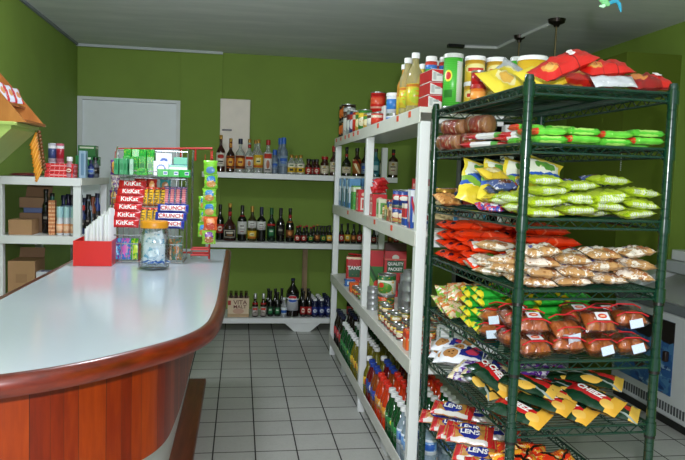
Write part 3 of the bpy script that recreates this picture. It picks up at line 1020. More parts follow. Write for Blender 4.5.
# middle board
mid = [
 (219.5, dict(h=.31, r=.036, nr=.013, s0=.55, s1=.74, mat=G_BLACK, capm=BLACK, lab=(LB_RED, .2, .45), caph=.04), 'dark bottle half hidden behind the hanging snack strip'),
 (229.5, dict(h=.325, r=.056, nr=.014, s0=.34, s1=.62, mat=G_RED, capm=C_GOLD, lab=(LB_BLK, .06, .33), neck=(C_RED, .66, .78, .0145), caph=.035), 'wide shouldered liqueur bottle with black framed label'),
 (241.8, dict(h=.31, r=.039, nr=.014, s0=.6, s1=.76, mat=G_BLACK, capm=BLACK, lab=(LB_WINE, .2, .55), neck=(C_RED, .64, .72, .0225), caph=.05, capname='foil'), 'black wine bottle with white label and red neck spot'),
 (251.8, dict(h=.305, r=.038, nr=.013, s0=.58, s1=.75, mat=G_OLIVE, capm=C_GOLD, lab=(LB_WINE, .38, .58), lab2=(LB_GOLDY, .08, .3), caph=.05, capname='foil'), 'olive wine bottle with white and yellow labels'),
 (261.0, dict(h=.30, r=.039, nr=.014, s0=.6, s1=.76, mat=G_BLACK, capm=C_NAVY, lab=(LB_WINE, .34, .58), caph=.07, capname='foil'), 'black wine bottle with navy foil and white label'),
 (271.0, dict(h=.295, r=.036, nr=.014, s0=.52, s1=.74, mat=G_GREEN, capm=C_GREENC, lab=(LB_DKGR, .12, .44), lab2=(C_RED, .47, .53, .0362), caph=.06, capname='foil'), 'green wine bottle with green foil and red seal'),
 (280.2, dict(h=.295, r=.037, nr=.014, s0=.55, s1=.74, mat=G_BLACK, capm=BLACK, lab=(LB_DARK, .2, .5), caph=.06, capname='foil'), 'plain black wine bottle between green and bronze labelled ones'),
 (289.6, dict(h=.295, r=.036, nr=.013, s0=.5, s1=.68, mat=G_BLACK, capm=BLACK, lab=(LB_BRONZE, .14, .36), neck=(C_RED, .70, .80, .0138), lab2=(LB_BRONZE, .54, .62, .026), caph=.03, capname='foil'), 'black sparkling wine bottle with bronze label and red collar'),
]
for px, k, lab in mid:
    x = bx(px, 241)
    put(bottle('wine_bottle', label=lab, cat='bottle', group=WINE, **k), x, 6.0 if px == 219.5 else 5.93, Z1, face(x, 5.93))
for n, (px, yy, h, cm, lb, lab) in enumerate((
    (297.2, 5.87, .125, C_RED, LB_RED, 'small black bottle with red cap next to the bronze labelled wine'),
    (303.6, 5.87, .125, C_RED, LB_RED, 'second small red capped bottle from the bronze labelled wine'),
    (310.6, 5.88, .12, C_RED, LB_GRY, 'small bottle with red cap and green yellow label'),
    (317.0, 5.89, .14, C_GOLD, LB_BRONZE, 'small bottle with gold cap and bronze label'),
    (323.2, 5.89, .13, BLACK, LB_GRY, 'small black capped bottle just right of the gold capped one'),
    (329.2, 5.89, .135, BLACK, LB_GOLDY, 'small black capped bottle with yellow label left of the aisle unit post'),
    (334.2, 5.95, .165, BLACK, LB_WINE, 'taller black bottle beside the aisle unit far post'),
    (341.3, 5.88, .15, BLACK, LB_RED, 'small dark bottle, first seen inside the aisle unit far bay'),
    (347.4, 5.88, .155, BLACK, LB_GOLDY, 'small dark bottle, second seen inside the aisle unit far bay'),
    (353.4, 5.88, .15, BLACK, LB_BRONZE, 'small dark bottle, third seen inside the aisle unit far bay'),
    (359.3, 5.88, .155, BLACK, LB_RED, 'small dark bottle, fourth seen inside the aisle unit far bay'),
    (373.6, 5.88, .12, BLACK, LB_RED, 'first small dark bottle right of the aisle unit middle post'),
    (379.4, 5.88, .12, BLACK, LB_SILV, 'second small dark bottle right of the aisle unit middle post'),
    (390.0, 5.9, .13, BLACK, LB_BRONZE, 'small dark bottle seen past the aisle unit rear post'),
    (396.0, 5.9, .13, BLACK, LB_RED, 'last small dark bottle at the right end of middle back shelf'))):
    x = bx(px, 242, yy)
    put(bottle('small_bottle', h * 1.15, .024, .0105, .48, .70, G_BLACK, cm, lab, 'bottle', BEER, lab=(lb, .12, .44), caph=.012, capr=1.25), x, yy, Z1, face(x, yy))
for n, px in enumerate((300, 306.6, 313.6, 320.3, 326.4)):
    x = bx(px, 238, 5.97)
    put(bottle('small_bottle', .145, .024, .0105, .48, .70, G_BLACK, (C_RED, C_RED, C_RED, BLACK, BLACK)[n], ORD[n] + ' of the small bottles in the rear row on middle back shelf', 'bottle', BEER, lab=(LB_DARK, .12, .44), caph=.012, capr=1.25), x, 5.97, Z1, 0)
# lowest board: malt carton with its bottles, beers, cola
KRAFT = printed('malt_carton', '#d8c4a6', [('r', .5, .1, .5, .08, '#b99c78'), ('e', .5, .32, .26, .14, '#c9a08a'), ('r', .08, .76, .07, .12, '#a8281e'), ('n', 14, .66, '#c4ac8a')], .6)
mc = empty('malt_carrier', (.006, 5.90, Z0), 0)
tag(mc, 'cream carton carrier of malt bottles at left end of lowest back shelf', 'carton', LOW)
bevel(MB().box(-.092, .092, -.07, .07, 0, .165).build('carton', KRAFT, mc), .003)
MAROON = plain('maroon_ink', '#6a1c18', .5)
letter(mc, 'VITA', .052, MAROON, (.015, -.0712, .128), sx=1.05)
letter(mc, 'MALT', .040, MAROON, (.012, -.0712, .090), sx=1.1)
for i in range(4):
    for j in range(3):
        MB().lathe([(.016, .1655), (.011, .185), (.0105, .200), (.0128, .2005), (.0128, .212), (0, .213)], 12, c=(-.066 + i * .044, -.045 + j * .045, 0)).build('bottle_neck', G_BROWN, mc)
BSPEC = (
    (255.0, 5.86, .205, G_BROWN, C_SILV, (LB_SILV, .06, .44), None, 'brown beer bottle with silver foil neck next to the malt carton'),
    (263.2, 5.86, .205, G_BROWN, C_SILV, (LB_SILV, .06, .44), None, 'brown beer bottle with silver foil neck, second from malt carton'),
    (270.3, 5.88, .225, G_BLACK, BLACK, (LB_DKGR, .06, .40), None, 'black beer bottle with green label, left of two'),
    (277.3, 5.88, .215, G_BLACK, BLACK, (LB_DKGR, .06, .40), None, 'black beer bottle with green label, right of two'),
    (303.0, 5.87, .225, G_BLACK, BLACK, (LB_RED, .10, .40), None, 'black beer bottle with round red label just right of the large cola'),
    (309.2, 5.87, .225, G_BLACK, BLACK, (LB_RED, .10, .40), None, 'black beer bottle with round red label, second right of the large cola'))
for px, yy, h, m, cm, lb, nk, lab in BSPEC:
    x = bx(px, 314, yy)
    o = bottle('beer_bottle', h, .0262, .0115, .5, .72, m, cm, lab, 'bottle', LOW, lab=lb, caph=.045 if cm is C_SILV else .014, capr=1.2,
               neck=((C_RED, .52, .60, .0242) if cm is C_SILV else None))
    put(o, x, yy, Z0, face(x, yy))
for n, (px, yy) in enumerate(((268, 5.97), (275, 5.97), (281.5, 5.99), (301.5, 5.99), (307.7, 5.98))):
    x = bx(px, 310, yy)
    put(bottle('beer_bottle', .23, .0262, .0115, .5, .72, G_BLACK, BLACK, ORD[n] + ' dark beer bottle in the rear row on lowest back shelf', 'bottle', LOW, lab=(LB_DARK, .06, .4), caph=.014, capr=1.2), x, yy, Z0)
x = bx(283.8, 314, 5.855)
put(bottle('water_bottle', .17, .024, .011, .58, .78, clear('pet_clear', '#e8f0f4', .25), CAPW, 'small clear bottle with blue label left of the large cola', 'bottle', LOW,
           lab=(printed('label_water_small', '#dfe7ee', [('r', .5, .4, .5, .2, '#2f6ac0')], .4), .15, .5), caph=.018), x, 5.855, Z0)
x = bx(292.2, 314, 5.89)
put(bottle('cola_bottle', .335, .056, .0155, .62, .88, plain('cola', '#120806', .1, coat=.5), C_NAVY, 'large cola bottle with round red white and blue emblem on lowest back shelf', 'bottle', LOW,
           lab=(LB_PEPSI, .16, .62), caph=.018, seg=24), x, 5.89, Z0, face(x, 5.9))
G_NAVY = plain('navy_can', '#141c44', .25, coat=.4)
LB_BW = printed('label_blue_white', '#1c2c74', [('e', .5, .5, .10, .25, '#c9d2e4'), ('r', .5, .5, .05, .06, '#1c2c74')], .4)
n = 0
for i in range(3):
    for j in range(4):
        x, yy = .672 + i * .060 - j * .004, 5.85 + j * .075
        put(bottle('drink_bottle', .165 if i < 2 else .175, .028, .015, .6, .8, G_NAVY, CAPW if i < 2 else C_NAVY,
            'blue labelled drink bottle on lowest back shelf, %s column, %s from the front' % (ORD[i], ORD[j]), 'bottle', LOW, lab=(LB_BW, .15, .55), caph=.02, capr=1.2), x, yy, Z0)
for i, px in enumerate((350, 375, 398)):
    x = bx(px, 300, 5.9)
    put(bottle('beer_bottle', .22, .0285, .0115, .5, .72, G_BLACK, BLACK, 'dark bottle on lowest back shelf seen through the aisle unit, %s from left' % ORD[i], 'bottle', LOW, lab=(LB_RED, .1, .4), caph=.014, capr=1.2), x, 5.9, Z0)

# ------------------------------------------------------------------ packages: makers
JIT = random.Random(77)
def carton(name, w, d, h, mats, label, cat, group=None, loc=(0, 0, 0), rz=0, bev=.0015):
    """upright box, front towards -Y, standing on its base"""
    o = MB().box(-w / 2, w / 2, -d / 2, d / 2, 0, h).build(name, mats, loc=loc, rot=(0, 0, rz))
    bevel(o, bev, 1)
    return tag(o, label, cat, group)

def can(name, r, h, lab, label, cat, group=None, loc=(0, 0, 0), rz=0, lid=None, body=None, seg=20):
    ri = r * .04
    p = [(0, .002), (r * .9, .002), (r, 0), (r, .004), (r - ri, .006), (r - ri, h - .006), (r, h - .004), (r, h), (r * .93, h), (r * .91, h - .003), (0, h - .003)]
    o = MB().lathe(p, seg).build(name, body or TIN, loc=loc, rot=(0, 0, rz))
    if lab:
        MB().lathe([(r - ri + .0008, .007), (r - ri + .0008, h - .007)], 24).build('label', lab, o, ang=180)
    if lid:
        MB().lathe([(0, h + .008), (r * .98, h + .008), (r * 1.03, h + .005), (r * 1.03, h - .008), (r * .99, h - .008)][::-1], seg).build('lid', lid, o)
    return tag(o, label, cat, group)

def bag(name, LX, LY, T, mat, label, cat, group=None, loc=(0, 0, 0), rot=(0, 0, 0), seed=0, jit=1, **k):
    j = [JIT.uniform(-1, 1) for _ in range(6)]
    rot = (rot[0] + .05 * j[0] * jit, rot[1] + .05 * j[1] * jit, rot[2] + .09 * j[2] * jit)
    loc = (loc[0] + .004 * j[3] * jit, loc[1] + .005 * j[4] * jit, loc[2])
    o = MB().pillow(LX * (1 + .04 * j[5]), LY * (1 + .05 * j[3]), T, seed=seed + int(90 * (j[0] + 1)), **k).build(name, mat, loc=loc, rot=rot, ang=180)
    return tag(o, label, cat, group)

# ------------------------------------------------------------------ on the counter
CZ = CH + .001
# red box of straws and napkins
REDP = plain('red_plastic', '#d81f1c', .3, var=.03)
nb = empty('straw_box', (-.648, 3.23, CZ), .03)
tag(nb, 'red open box holding white wrapped straws on the counter', 'box')
hw, hd, hh, th = .082, .105, .112, .005
b = MB().box(-hw, hw, -hd, hd, 0, th).box(-hw, hw, -hd, -hd + th, th, hh).box(-hw, hw, hd - th, hd, th, hh).box(-hw, -hw + th, -hd + th, hd - th, th, hh).box(hw - th, hw, -hd + th, hd - th, th, hh)
b.build('box_body', REDP, nb)
PAPER = plain('straw_paper', '#eceef2', .6, var=.02)
rnd = random.Random(3)
k = 0
for i in range(7):
    for j in range(7):
        x, y = -.030 + i * .0165, -.078 + j * .0255
        hgt = .165 + .09 * (i / 6) * (1 - .08 * abs(j - 3)) + rnd.uniform(-.012, .012)
        s_ = tag(MB().tube([(0, 0, 0), (rnd.uniform(-.006, .008), rnd.uniform(-.004, .004), hgt)], .0076, 6).build('straw', PAPER, loc=(-.648 + x, 3.23 + y, CZ + th + .001)),
                 'white paper wrapped straw standing in the red counter box', 'straw', 'wrapped straws in the red box')
# plastic jar with orange lid
jr = empty('sweet_jar', (-.372, 3.07, CZ))
tag(jr, 'clear plastic jar with orange lid full of white packets on counter', 'jar')
JC = film('jar_plastic', '#f6fafc', .01, .05, 0)
pr = [(0, 0), (.058, 0), (.066, .008), (.069, .05), (.068, .11), (.062, .16), (.054, .185), (.052, .192), (.0505, .192), (.0525, .184), (.0605, .158), (.0665, .11), (.0675, .05), (.0645, .01), (.056, .003), (0, .003)]
MB().lathe(pr, 32).build('jar_body', JC, jr)
MB().lathe([(0, .182), (.060, .182), (.061, .186), (.061, .206), (.057, .212), (0, .213)], 32).build('lid', plain('orange_lid', '#e59a24', .35), jr)
WRAP = printed('packet_foil', '#e9edf0', [('e', .5, .5, .28, .3, '#c8d6e2'), ('e', .5, .5, .2, .2, '#eef2f4'), ('n', 5, .6, '#7fb0c8'), ('r', .5, .06, .5, .06, '#2f62b0')], .2, .2, .3)
for i, (x, y, z, rx, rz, ry) in enumerate(((.0, -.034, .062, 1.45, .05, .05), (-.004, -.018, .105, 1.5, -.1, -.25), (.0, .012, .07, 1.57, 1.2, 0), (-.005, .03, .10, 1.5, .3, .2), (.012, -.004, .03, .3, .4, 0), (-.01, .01, .018, .1, 1.2, 0))):
    bag('sweet_packet', .10, .095, .026, WRAP, 'white and blue foil packet inside the orange lidded jar', 'packet', 'packets in the orange lidded jar',
        loc=(-.372 + x, 3.07 + y, CZ + .012 + z), rot=(rx, ry, rz), seed=i, nx=10, ny=6)

# wire sweet rack, red frame behind
cr = empty('sweet_rack', (-.425, 3.33, CZ), -.02)
tag(cr, 'silver wire counter rack with red frame, packed with gum and chocolate', 'rack')
RW_ = plain('red_wire', '#b7312b', .35, .2)
w_ = MB()
w_.tube([(-.175, .12, .005), (-.175, .12, .535), (.282, .12, .553), (.282, .12, .47)], .006, 8)
w_.tube([(.282, .12, .54), (.282, .10, .50), (.285, .085, .505)], .004, 8)
w_.tube([(-.02, .12, .541), (-.02, .12, .49)], .005, 8).tube([(.13, .12, .547), (.13, .12, .50)], .005, 8).tube([(.20, .12, .55), (.20, .12, .49)], .005, 8)
w_.tube([(.19, .12, .055), (.275, .12, .055), (.275, .04, .055), (.19, .04, .055)], .005, 8).tube([(.19, .12, .028), (.275, .12, .028), (.275, .04, .028), (.19, .04, .028)], .005, 8)
w_.tube([(.275, .12, .0), (.275, .12, .11)], .005, 8).tube([(-.175, .12, .03), (.275, .12, .03)], .005, 8)
w_.build('red_frame', RW_, cr)
w_ = MB()
for x in (-.17, .165):
    w_.tube([(x, -.085, .004), (x, -.085, .13), (x, .10, .53)], .0035, 6)
    w_.tube([(x, .10, 0), (x, .10, .545)], .0035, 6)
    w_.tube([(x, -.085, .005), (x, .10, .005)], .0035, 6)
w_.tube([(.19, .09, 0), (.19, .09, .54)], .005, 8)
for y, z in ((-.085, .005), (-.085, .09), (-.085, .13), (-.02, .30), (.03, .395), (.0, .43), (.10, .53), (.10, .40), (.10, .005)):
    w_.tube([(-.17, y, z), (.165, y, z)], .003, 6)
for k in range(14):
    x = -.165 + k * .0252
    w_.tube([(x, -.085, .005), (x, -.085, .09)], .0016, 5)
    w_.tube([(x, .10, .05), (x, .10, .53)], .0016, 5)
    w_.tube([(x, -.0, .395), (x, .09, .40)], .0016, 5)
w_.build('wire_body', CHROME, cr)
for k in range(12):
    pass
cx0, cy0 = -.425, 3.33
def CRP(x, y, z):
    return (cx0 + x, cy0 + y, CZ + z)
# chocolate bars on the slope: slope direction up and back
SL = math.atan2(.40, .185)      # steepness of the sloping face
def bar(name, w, h, t, mat, x, z, label, cat, group, txt=None, tcol=None, tsz=.02, off=0, vert=False, rz=0, skewrot=0):
    y = -.085 + (z - .13) / .40 * .185 - .018 - off
    o = MB().pillow(w, h, t, nx=12, ny=6, seed=int(x * 1000 + z * 777), wr=.05, crimp=.05, px=8, py=5).build(name, mat, loc=CRP(x, y, z), rot=(SL, 0, rz), ang=60)
    tag(o, label, cat, group)
    if txt:
        letter(o, txt, tsz, tcol, (0, 0, t * .56), rot=(0, 0, PI / 2 if vert else skewrot), bold=.02)
    return o
KITM = printed('kit_wrapper', '#b4141c', [('r', .5, .5, .38, .36, '#c81a22'), ('n', 6, .68, '#8a0f16')], .3)
WT = plain('ink_white', '#f4f4f2', .4)
for i in range(6):
    z = .185 + i * .036
    bar('wafer_bar', .125, .043, .016, KITM, -.100 + i * .004, z, 'red wafer bar with white lettering, %s from the bottom of its sloping stack' % ORD[i], 'chocolate bar', 'red wafer bars in the sweet rack',
        'KitKat', WT, .030, off=.012 - i * .001, rz=.0)
BUTM = printed('nut_bar_wrapper', '#e8a81c', [('r', .5, .5, .32, .5, '#eebb2a'), ('r', .93, .5, .07, .5, '#c83c1c'), ('r', .04, .5, .04, .5, '#7a3a14')], .3)
BK = plain('ink_dark', '#2a1a10', .5)
for r_ in range(2):
    for i in range(4):
        o = MB().pillow(.098, .027, .016, nx=12, ny=6, seed=i, wr=.05, crimp=.05, px=8, py=5).build('nut_bar', BUTM, loc=CRP(-.022 + i * .028, -.075 + (.215 + r_ * .095 - .13) / .40 * .185 - .03 + r_ * .006, .215 + r_ * .095), rot=(0, 0, 0), ang=60)
        o.rotation_euler = (Matrix.Rotation(SL, 3, 'X') @ Matrix.Rotation(PI / 2, 3, 'Z')).to_euler()
        tag(o, 'yellow nut bar standing on end, %s from left in the %s row' % (ORD[i], 'lower' if r_ == 0 else 'upper'), 'chocolate bar', 'yellow nut bars in the sweet rack')
        letter(o, 'NUTTY', .025, BK, (0, 0, .0092), rot=(0, 0, 0), bold=.02)
BRM = printed('pink_bar_wrapper', '#2a3f9a', [('r', .5, .5, .34, .36, '#c86a74'), ('s', 9, .25, '#e0a0a0', 0), ('r', .97, .5, .05, .5, '#1c2c70')], .3)
for i in range(4):
    o = MB().pillow(.10, .026, .016, nx=12, ny=6, seed=i + 9, wr=.05, crimp=.05, px=8, py=5).build('caramel_bar', BRM, loc=CRP(.078 + i * .027, -.075 + (.315 - .13) / .40 * .185 - .022, .315), ang=60)
    o.rotation_euler = (Matrix.Rotation(SL, 3, 'X') @ Matrix.Rotation(PI / 2, 3, 'Z')).to_euler()
    tag(o, 'blue and pink bar standing on end, %s from left above the blue crisp bars' % ORD[i], 'chocolate bar', 'blue and pink bars in the sweet rack')
CRM = printed('crisp_wrapper', '#1f2f94', [('r', .5, .52, .40, .30, '#e9e6ea'), ('r', .5, .06, .5, .06, '#16206a')], .3)
CRR = plain('ink_red', '#c41f26', .4)
for i in range(3):
    z = .185 + i * .036
    bar('crisp_bar', .142, .046, .016, CRM, .098 + i * .008, z, 'blue crisp chocolate bar with red lettering, %s from the bottom' % ORD[i], 'chocolate bar', 'blue crisp bars in the sweet rack',
        'CRUNCH', CRR, .027, off=.014)
# gum and mints on the upper tier
GUMG = printed('gum_green', '#1f9a3c', [('n', 7, .55, '#4fc04a'), ('n', 11, .62, '#e8d53c'), ('r', .5, .5, .3, .12, '#127a30')], .3, .1)
GUMD = printed('mint_green', '#3f9a68', [('s', 8, .2, '#7fbf9a', 0), ('r', .5, .5, .35, .2, '#2f8858')], .3)
GUMW = printed('mint_white', '#e4e9f0', [('e', .5, .5, .3, .3, '#3a5fb0'), ('e', .5, .5, .2, .18, '#f0f2f6'), ('n', 8, .66, '#7a8fc0')], .3, .1)
GUMB = printed('mint_blue', '#e6efe9', [('r', .5, .2, .5, .2, '#1f6fb0'), ('r', .5, .9, .5, .12, '#35b08a')], .3)
BRIGHT = printed('gum_bright', '#27b347', [('r', .72, .5, .2, .22, '#dfe9f2'), ('r', .72, .5, .15, .1, '#2f5fb0'), ('n', 8, .66, '#6fd060')], .3)
TZ = .41
spec = []
for i in range(4):
    spec.append((-.148 + i * .021, -.005, TZ, .019, .05, .075, GUMD, 'dark green mint box, %s from the left on the rack top tier' % ORD[i]))
for i in range(4):
    for j in range(2):
        spec.append((-.115 + i * .036, .048 + j * .03, TZ + .004, .033, .026, .085 + j * .035, GUMG, 'bright green gum packet, %s from left in the %s upper tier row' % (ORD[i], ('front', 'back')[j])))
spec += [(.045, .035, TZ, .07, .05, .07, GUMW, 'white and blue gum box on the rack top tier'), (.052, .085, TZ, .075, .04, .11, GUMW, 'taller white and blue gum box behind its twin'),
         (.125, .055, TZ, .085, .06, .055, GUMB, 'white carton with blue base and teal flap on the rack top tier')]
for i in range(3):
    spec.append((.06 + i * .052, -.018, TZ - .004, .05, .03, .036, BRIGHT, 'flat bright green gum packet with white panel, %s from left' % ORD[i]))
spec += [(-.035, -.012, TZ, .05, .028, .032, GUMG, 'small green and yellow gum packet at the front of top tier'), (.135, .055, TZ + .056, .065, .05, .035, plain('teal_lid', '#5fc4a6', .4), 'small teal box on the white carton at rack top')]
for x, y, z, w0, d0, h0, m, lab in spec:
    carton('gum_box', w0, d0, h0, m, lab, 'sweets', 'gum boxes on the rack top tier', CRP(x, y, z), JIT.uniform(-.22, .22))
# small snack pouches under the top tier and in the bottom basket
CK = printed('biscuit_pouch', '#a8201c', [('e', .5, .45, .34, .26, '#d89a54'), ('n', 7, .64, '#e8c88a'), ('r', .5, .9, .5, .12, '#7a1412')], .3, .15)
CK2 = printed('nut_pouch', '#2f8a8a', [('e', .5, .5, .3, .34, '#a87448'), ('n', 9, .62, '#6a4424')], .3, .15)
def standing(name, w0, h0, t0, mat, x, y, z, label, cat, group, seed, tilt=PI / 2 - .15, rz=0):
    o = MB().pillow(h0, w0, t0, nx=10, ny=7, seed=seed).build(name, mat, loc=(x, y, z + h0 / 2 * abs(math.sin(tilt))), ang=180)
    o.rotation_euler = (Matrix.Rotation(rz, 3, 'Z') @ Matrix.Rotation(tilt, 3, 'X') @ Matrix.Rotation(PI / 2, 3, 'Z')).to_euler()
    return tag(o, label, cat, group)
for i, x in enumerate((-.055, .0, .065)):
    standing('snack_pouch', .055, .07, .018, CK if i < 2 else CK2, *CRP(x, .055, .325), '%s small round biscuit pouch hanging under the rack top tier' % ORD[i], 'snack', 'pouches under the top tier', i)
cols = [('#6f2f9a', '#3fb0d8', 'purple and blue'), ('#3f7fd0', '#d86ac0', 'blue and pink'), ('#3fae2e', '#c8e83a', 'bright green'), ('#58c03a', '#e8f06a', 'lime green'), ('#c84a2a', '#e8c060', 'red'), ('#8a5a34', '#d8b48a', 'nut brown'), ('#4a7a6a', '#a8703c', 'teal and brown')]
for i, (a, c_, nm) in enumerate(cols):
    m = printed('pouch_' + nm.replace(' ', '_'), a, [('n', 5, .52, c_), ('n', 9, .64, '#f0f0e8'), ('e', .5, .5, .2, .25, c_)], .3, .2)
    standing('snack_pouch', .052, .10, .022, m, *CRP(-.148 + i * .047, -.058, .014), nm + ' pouch in the bottom basket of the sweet rack', 'snack', 'pouches in the bottom basket', i + 4)
# strips of snack bags hanging left and right of the sweet rack
def strip(x, y, z, mats, n, w0, h0, label, hook_z):
    st = empty('snack_strip', (x, y, z))
    tag(st, label, 'snack strip')
    for i in range(n):
        o = MB().pillow(h0 * .98, w0, .022, nx=10, ny=7, seed=i + 3).build('snack_bag', mats[i % len(mats)] if i < len(mats) else mats[-1], st, loc=(.004 * math.sin(i * 2), 0, -h0 * (i + .5)), ang=180)
        o.rotation_euler = (Matrix.Rotation(.10 * math.sin(i * 1.7), 3, 'Z') @ Matrix.Rotation(PI / 2, 3, 'X') @ Matrix.Rotation(PI / 2, 3, 'Z')).to_euler()
    MB().tube([(0, 0, -.004), (0, .005, .02), (0, .01, hook_z)], .002, 6).build('hook', RW_, st)
    return st
def nutbag(nm, base, hat, blob):
    return printed(nm, base, [('e', .62, .5, .30, .34, hat), ('e', .32, .5, .24, .36, blob), ('n', 8, .62, '#f2e6c8'), ('r', .95, .5, .05, .5, base)], .3, .18)
BAGS = [printed('strip_top', '#7cc832', [('e', .3, .5, .25, .34, '#5a8fc8'), ('n', 8, .65, '#b8e86a')], .3, .15), nutbag('strip_blue', '#7cc832', '#2f7fc4', '#d89a50'), nutbag('strip_blue_b', '#86cf36', '#3a8ace', '#c88844'), nutbag('strip_blue_c', '#7cc832', '#2f7fc4', '#d0a060'),
        nutbag('strip_orange', '#e0602a', '#f09a5a', '#c8442a'), nutbag('strip_purple', '#8ac03a', '#7a3a9a', '#a86a3a')]
strip(-.142, 3.30, 1.412, BAGS, 6, .068, .067, 'long strip of green and blue nut bags hanging right of the sweet rack', .05)
strip(-.170, 3.33, 1.24, [BAGS[1], BAGS[3], BAGS[2]], 3, .055, .066, 'shorter second strip of nut bags behind the long right hand strip', .2)
PURP = nutbag('strip_violet', '#5a2a7a', '#d8a04a', '#b87a3a')
strip(-.592, 3.36, 1.40, [PURP, printed('strip_violet_b', '#6a4a8a', [('n', 6, .5, '#e0d8d0'), ('n', 9, .6, '#d09040')], .3, .15)] * 2, 4, .042, .072, 'purple snack bag strip hanging left of the sweet rack', .04)

# ------------------------------------------------------------------ on the side shelf unit behind the counter
S3, S2, S1 = LZ[2] + .001, LZ[1] + .001, LZ[0] + .001
SG = 'goods on top of the side shelf unit'
REDB = printed('red_flat_box', '#d4242a', [('s', 6, .15, '#f09a9a', 0), ('r', .5, .5, .4, .2, '#e0484a'), ('r', .5, .5, .3, .06, '#f4d0d0')], .35)
for i in range(3):
    carton('flat_box', .155, .12, .026, REDB, 'flat red printed box, %s of the stack on the side shelf' % ('lowest', 'middle', 'topmost')[i], 'box', SG, (-1.035 + .002 * i, 4.16, S3 + i * .0268), .01 * i)
for i, (x, c_) in enumerate(((-1.09, '#b8bcc4'), (-1.045, '#c86a7a'))):
    m = printed('deodorant_%d' % i, c_, [('r', .5, .5, .3, .3, ('#3a4a7a', '#a82434')[i]), ('r', .5, .85, .5, .08, '#e8e8ea')], .3)
    can('spray_can', .022, .115, m, ('grey and blue spray can on the red flat boxes', 'pink and red spray can on the red flat boxes')[i], 'can', SG, (x, 4.18, S3 + .0815), body=m)
GB_ = printed('green_box_print', '#1f7a3c', [('r', .5, .8, .12, .1, '#e0e8dc'), ('r', .5, .3, .3, .05, '#4fa060')], .4)
carton('green_box', .06, .06, .135, GB_, 'green carton standing on the side shelf beside red boxes', 'box', SG, (-.965, 4.36, S3))
carton('green_box', .10, .07, .075, GB_, 'lower dark green carton at the back of side shelf top', 'box', SG, (-.99, 4.66, S3))
carton('green_box', .12, .08, .06, GB_, 'green carton stacked on the lower dark green one', 'box', SG, (-.98, 4.66, S3 + .0755))
carton('green_box', .11, .09, .07, printed('green_box_top', '#236a2c', [('r', .5, .8, .4, .08, '#c8d0b8')], .4), 'wide dark green carton topmost of the rear stack', 'box', SG, (-.99, 4.66, S3 + .136))
LBX = printed('blue_grey_box', '#7f9fb4', [('s', 5, .3, '#a8c4d4', 0), ('r', .5, .5, .2, .4, '#5f86a0')], .4)
carton('tall_box', .04, .05, .16, LBX, 'tall pale blue carton on the side shelf', 'box', SG, (-.925, 4.22, S3))
bottle('shampoo_bottle', .12, .024, .012, .6, .75, plain('shampoo_pink', '#b88a94', .3), CAPW, 'pink shampoo bottle between the red boxes and pale blue carton', 'bottle', SG, lab=(LB_RED, .2, .5), caph=.025, capr=1.4).location = (-.978, 4.12, S3)
bottle('shampoo_bottle', .11, .02, .009, .6, .75, plain('shampoo_navy', '#22306a', .3), C_NAVY, 'navy bottle at the aisle corner of the side shelf top', 'bottle', SG, lab=(LB_BLUE, .2, .5), caph=.02, capr=1.3).location = (-.918, 4.40, S3)
bottle('shampoo_bottle', .13, .024, .012, .6, .75, plain('shampoo_grey', '#5a5f66', .3), BLACK, 'grey dark capped bottle behind the navy bottle', 'bottle', SG, lab=(LB_DARK, .2, .5), caph=.02, capr=1.3).location = (-.92, 4.54, S3)
o = bag('flat_packet', .19, .09, .016, printed('maroon_packet', '#6a1a24', [('n', 6, .6, '#2a3a7a'), ('r', .5, .5, .3, .2, '#a02a34')], .35), 'flat maroon packet lying at the left of side shelf top', 'packet', SG, (-1.215, 4.14, S3 + .011), (0, 0, .1))
for i in range(5):
    m = printed('orange_sachet', '#e08a1c', [('r', .5, .5, .38, .3, '#eea436'), ('n', 8, .64, '#c85a14')], .35)
    pass
# orange sachet strip hanging from the wooden rack
oh = empty('sachet_strip', (-1.062, 3.78, 1.548))
tag(oh, 'hanging strip of orange sachets below the wooden display rack', 'sachet strip')
SM = printed('orange_sachet', '#e0861a', [('r', .5, .5, .38, .3, '#f0a23a'), ('n', 8, .64, '#c4560f')], .35)
for i in range(13):
    o = MB().pillow(.078, .014, .006, nx=8, ny=4, seed=i).build('sachet', SM, oh, loc=(-.016 + .0022 * i, -.003 * (i % 2), -.05 - .0155 * i), ang=180)
    o.rotation_euler = (Matrix.Rotation(PI / 2, 3, 'X') @ Matrix.Rotation(PI / 2 - .42 + .05 * (i % 3), 3, 'Z')).to_euler()
BP = plain('brown_pod', '#7a4a22', .35, var=.2, vs=60)
for i in range(11):
    MB().lathe([(0, -.012), (.009, -.006), (.011, 0), (.008, .007), (0, .011)], 10, c=(.014 + .0026 * i, -.008, -.012 - .019 * i)).build('bead', BP, oh)
MB().tube([(.005, 0, .0), (.012, 0, -.05), (.04, 0, -.24)], .0015, 5).build('string', BP, oh)
# packs in the wooden rack
MAG = printed('magazine_pack', '#b82a30', [('r', .5, .35, .5, .2, '#c8ccd8'), ('e', .5, .3, .2, .16, '#c88a5a'), ('r', .5, .75, .4, .06, '#f0dcd8'), ('n', 8, .68, '#6a7080')], .35)
for i, (x, y, z, s_) in enumerate(((-1.205, 3.565, 1.676, 1.0), (-1.195, 3.65, 1.676, .95), (-1.185, 3.735, 1.676, .9))):
    standing('display_pack', .075, .105 * s_, .02, MAG, x + .03, y, z, '%s red and silver pack standing in the wooden display rack' % ORD[i], 'packet', 'packs in the wooden display rack', i, tilt=PI / 2 - .55, rz=.9)
